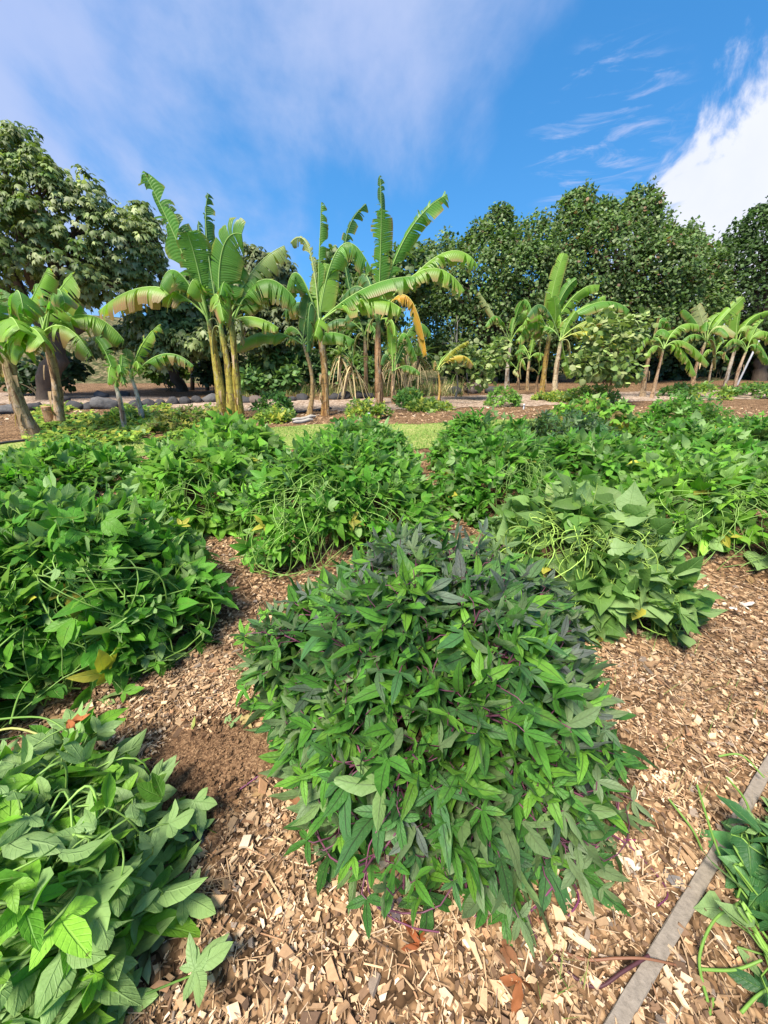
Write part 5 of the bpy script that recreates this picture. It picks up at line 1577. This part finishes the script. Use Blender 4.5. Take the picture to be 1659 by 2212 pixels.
def runner(label, pts, r0, r1, col, sides=7, lift=.006, parent=None):
    P = np.array([on_ground(u, v) + [0, 0, lift + (q[0] if q else 0)] for u, v, *q in pts])
    t_ = np.linspace(0, len(P) - 1, len(P) * 5)
    # Catmull-Rom through the points
    i = np.clip(t_.astype(int), 0, len(P) - 2); f = (t_ - i)[:, None]
    g_ = lambda j: P[np.clip(j, 0, len(P) - 1)]
    L = .5 * ((2 * g_(i)) + (g_(i + 1) - g_(i - 1)) * f + (2 * g_(i - 1) - 5 * g_(i) + 4 * g_(i + 1) - g_(i + 2)) * f ** 2 + (3 * g_(i) - g_(i - 1) - 3 * g_(i + 1) + g_(i + 2)) * f ** 3)
    V, F = tubes(L[None], np.linspace(r0, r1, len(L))[None], sides)
    o = obj('vine', V, F, M_STEM, parent, origin=L[0] if parent is None else None, col=col)
    if parent is None: tag(o, label, 'vine')
    return o


roots = {o['label'][:7]: o for o in bpy.data.objects if o.get('category') == 'sweet potato plant'}
near, corner, kside = roots['nearest'], roots['tumbled'], roots['cut vin']
PV = (0.15, 0.035, 0.09)
runner(None, [(1000, 1900, .05), (1020, 1975), (1075, 1990), (1140, 1975), (1190, 1930, .03)], .0042, .0035, PV, parent=near)
runner(None, [(1200, 1880, .05), (1235, 1905), (1248, 1950, .01), (1225, 1985)], .004, .003, PV, parent=near)
runner(None, [(1130, 1960, .02), (1150, 2010), (1175, 2060)], .0035, .003, (0.11, 0.04, 0.06), parent=near)
runner(None, [(1260, 1790, .05), (1330, 1812), (1400, 1818)], .0042, .003, (0.20, 0.03, 0.10), parent=near)
runner(None, [(560, 1690, .03), (500, 1720), (455, 1745), (420, 1760)], .003, .002, PV, parent=near)
runner(None, [(1300, 1800, .02), (1370, 1840), (1440, 1925), (1420, 1960)], .003, .002, PV, parent=near)
runner('reddish brown vine runner crossing the concrete edging', [(1160, 1985), (1200, 2045), (1260, 2075), (1330, 2080, .02), (1390, 2085, .03), (1470, 2090)], .0045, .003, (0.22, 0.10, 0.055))
runner('dark purple-brown vine looping over the chips to the concrete edging', [(1200, 2065), (1235, 2110), (1290, 2135), (1340, 2110, .02), (1395, 2078, .03)], .0045, .0045, (0.07, 0.025, 0.03))
GVN = (0.15, 0.28, 0.05)
runner(None, [(-10, 1790, .22), (110, 1850, .24), (200, 1925, .24), (290, 1975, .22), (355, 1985, .18)], .0085, .005, (0.20, 0.32, 0.06), parent=corner)
runner(None, [(-10, 1700, .25), (90, 1690, .3), (180, 1710, .25), (215, 1740, .2)], .0045, .0035, (0.40, 0.40, 0.12), parent=corner)
runner(None, [(60, 1640, .2), (90, 1560, .22), (150, 1470, .16)], .004, .0035, GVN, parent=corner)
runner(None, [(-5, 1660, .26), (140, 1665, .3), (200, 1690, .26)], .004, .003, GVN, parent=corner)
for pts in ([(1495, 1720, .06), (1530, 1830, .05), (1560, 1900, .05), (1640, 2010, .04)], [(1525, 2170, .01), (1505, 2080, .02), (1530, 2010, .05), (1580, 1980, .08)], [(1560, 1700, .05), (1600, 1760, .06), (1610, 1850, .06), (1580, 1960, .05)], [(1510, 2100, .01), (1580, 2105, .02), (1630, 2095, .05)], [(1540, 2160), (1530, 2210), (1545, 2250)], [(1440, 1740, .03), (1490, 1800, .02), (1510, 1850, .03)], [(1600, 2190), (1630, 2160, .02), (1670, 2140, .04)], [(1545, 1650, .04), (1590, 1655, .06), (1640, 1700, .05)]):
    runner(None, pts, .0042, .0032, GVN, parent=kside)


def single_leaf(label, u, v, kind, size, yaw, col, mat, cat, z=.012, pitch=0.1, crumple=0.0, seed=0, roll=0.0, flip=False):
    V, F, L = lobed_leaf(kind, seed, 0)
    rg_ = np.random.default_rng(seed + 500)
    V = V.copy(); V[:, 2] += crumple * rg_.normal(0, .12, len(V))
    p = on_ground(u, v) + [0, 0, z]
    tip = np.array([math.cos(yaw), math.sin(yaw), pitch]); nor = np.array([math.sin(yaw) * roll, -math.cos(yaw) * roll, -1.0 if flip else 1.0])
    Rm = frames(tip[None], nor[None])[0]
    o = obj('leaf' if cat is None else 'fallen_leaf', (V * size) @ Rm.T + p, F, mat, origin=p, col=col, lv=L)
    if cat: tag(o, label, cat)
    return o


RED = (0.26, 0.08, 0.03)
single_leaf('curled rust-red dead leaf on the chips in front of the nearest mound', 905, 2045, 'narrow', .075, 2.2, RED, M_DRY, 'dead leaf', crumple=1, seed=1, pitch=.3)
single_leaf('crumpled orange-brown dead leaf at the edge of the bottom left vines', 205, 1700, 'palm', .07, .4, (0.38, 0.14, 0.05), M_DRY, 'dead leaf', crumple=1, seed=2, z=.36, pitch=-.5)
single_leaf('yellow fallen leaf at the right foot of the nearest mound by the wilting mound', 1285, 1395, 'blade', .085, .6, (0.60, 0.42, 0.10), M_DRY, 'dead leaf', seed=4, z=.02)
single_leaf('bleached whitish dead leaf lying alone on the right-hand chips', 1605, 1312, 'blade', .10, .1, (0.66, 0.60, 0.55), M_DRY, 'dead leaf', seed=6, crumple=.4)
single_leaf('white dry leaf scrap on the chips near the concrete edging', 1590, 1318, 'blade', .05, 2.8, (0.62, 0.58, 0.54), M_DRY, 'dead leaf', seed=8, crumple=.6)
single_leaf('shrivelled dark purple leaf drooping left of the bare earth patch', 425, 1790, 'palm', .075, -1.2, (0.06, 0.06, 0.065), M_DRY, 'dead leaf', seed=3, crumple=.8, z=.03)
single_leaf('grey-purple withered leaf on the chips below the nearest mound', 850, 1950, 'palm', .06, -1.4, (0.13, 0.10, 0.11), M_DRY, 'dead leaf', seed=5, crumple=.9)
single_leaf('grey curled leaf beside the concrete edging right of the nearest mound', 1440, 1905, 'blade', .07, .2, (0.20, 0.18, 0.17), M_DRY, 'dead leaf', seed=9, crumple=.6)
single_leaf('pale yellow-white dry leaf by the edging under the nearest mound', 1375, 1885, 'blade', .05, 2.0, (0.58, 0.52, 0.44), M_DRY, 'dead leaf', seed=11, crumple=.6)
single_leaf('rust-brown shredded leaf by the dark vine loop', 1120, 2120, 'narrow', .09, -1.7, (0.27, 0.10, 0.04), M_DRY, 'dead leaf', seed=10, crumple=1)
single_leaf('green loose leaf fallen on the bare earth patch', 490, 1570, 'palm', .07, .5, (0.15, 0.28, 0.09), M_LEAF, 'fallen leaf', seed=7, flip=True)
single_leaf('yellow-green curled leaf standing in the bare earth patch', 415, 1580, 'blade', .05, 1.5, (0.33, 0.38, 0.10), M_LEAF, 'fallen leaf', seed=13, pitch=.8)
single_leaf('small orange dead leaf in the gap behind the dark left-edge mound', 545, 1395 - 170, 'blade', .06, 1.2, (0.52, 0.26, 0.10), M_DRY, 'dead leaf', seed=15, crumple=.7)
single_leaf('tan dead leaf in the chip gap between the left and middle mounds', 500, 1135, 'blade', .09, 1.6, (0.50, 0.33, 0.17), M_DRY, 'dead leaf', seed=17, crumple=.6)

# long slivers of bark and wood
def sliver(label, u, v, u2, v2, w, col, seed):
    rg_ = np.random.default_rng(seed)
    a, b_ = on_ground(u, v) + [0, 0, .014], on_ground(u2, v2) + [0, 0, .016]
    q = np.linspace(0, 1, 7); dd = nrm(b_ - a); s_ = nrm(np.cross(dd, [0, 0, 1.0]))
    wl, wr = w * rg_.uniform(.4, 1, 7) * [.5, 1, 1, 1, 1, .9, .4], w * rg_.uniform(.4, 1, 7) * [.5, 1, 1, 1, 1, .9, .4]
    cc_ = a + (b_ - a) * q[:, None] + np.c_[np.zeros((7, 2)), rg_.normal(0, .0015, 7)]
    h_ = np.array([0, 0, w * .22])
    V = np.stack([cc_ - s_ * wl[:, None] - h_, cc_ - s_ * wl[:, None] * .85 + h_, cc_ + s_ * wr[:, None] * .85 + h_, cc_ + s_ * wr[:, None] - h_], 1).reshape(-1, 3)
    ii = np.arange(28).reshape(7, 4)
    F = np.concatenate([np.stack([ii[:-1], ii[1:], np.roll(ii[1:], -1, 1), np.roll(ii[:-1], -1, 1)], -1).reshape(-1, 4), [[0, 1, 2, 3], [27, 26, 25, 24]]])
    tag(obj('wood_sliver', V, F, M_CHIP, origin=a, col=col, smooth=False), label, 'wood sliver', 'long slivers among the chips')


sliver('long pale wood sliver pointing down below the nearest mound', 1000, 1990, 1040, 2100, .010, (0.56, 0.40, 0.24), 1)
sliver('slim tan sliver left of the nearest mound among the chips', 570, 1880, 610, 1950, .005, (0.44, 0.30, 0.17), 2)
sliver('straw-coloured sliver above the two broad chips at lower left', 590, 1810, 670, 1855, .005, (0.50, 0.36, 0.20), 3)
sliver('broad pale chip slab standing out at the bottom right of the mound', 1215, 2010, 1285, 2060, .012, (0.60, 0.46, 0.30), 4)
sliver('thick pale sliver at the foot of the mound beside the edging', 1330, 1848, 1355, 1885, .007, (0.62, 0.50, 0.36), 5)
sliver('pale broad chip at bottom centre near the picture edge', 1170, 2000, 1190, 2060, .012, (0.54, 0.38, 0.22), 6)
sliver('tan split stick at the top of the bare earth patch', 320, 1570, 355, 1520, .006, (0.48, 0.30, 0.15), 7)

# a cut shoot lying in front of the bottom left vines
b0 = on_ground(430, 2120) + [0, 0, .02]
for yaw, kind, sz, sd_ in ((1.15, 'narrow', .10, 2), (.35, 'blade', .11, 1), (-.5, 'blade', .10, 3), (2.2, 'blade', .07, 5)):
    V, F, L = lobed_leaf('blade', sd_, 0)
    tip = np.array([math.cos(yaw), math.sin(yaw), .12]); Rm = frames(tip[None], np.array([[.1, .2, -1.0]]))[0]
    o = obj('leaf', (V * sz) @ Rm.T + b0 + [0, 0, .05], F, M_LEAF, corner, origin=b0, col=(0.12, 0.24, 0.06), lv=L)
runner(None, [(330, 2180, .08), (380, 2150, .06), (432, 2120, .04)], .003, .0025, GVN, parent=corner)
print('triangles', sum(sum(len(p.vertices) - 2 for p in o.data.polygons) for o in bpy.data.objects if o.type == 'MESH' and o.get('kind')), 'objects', len(bpy.data.objects))
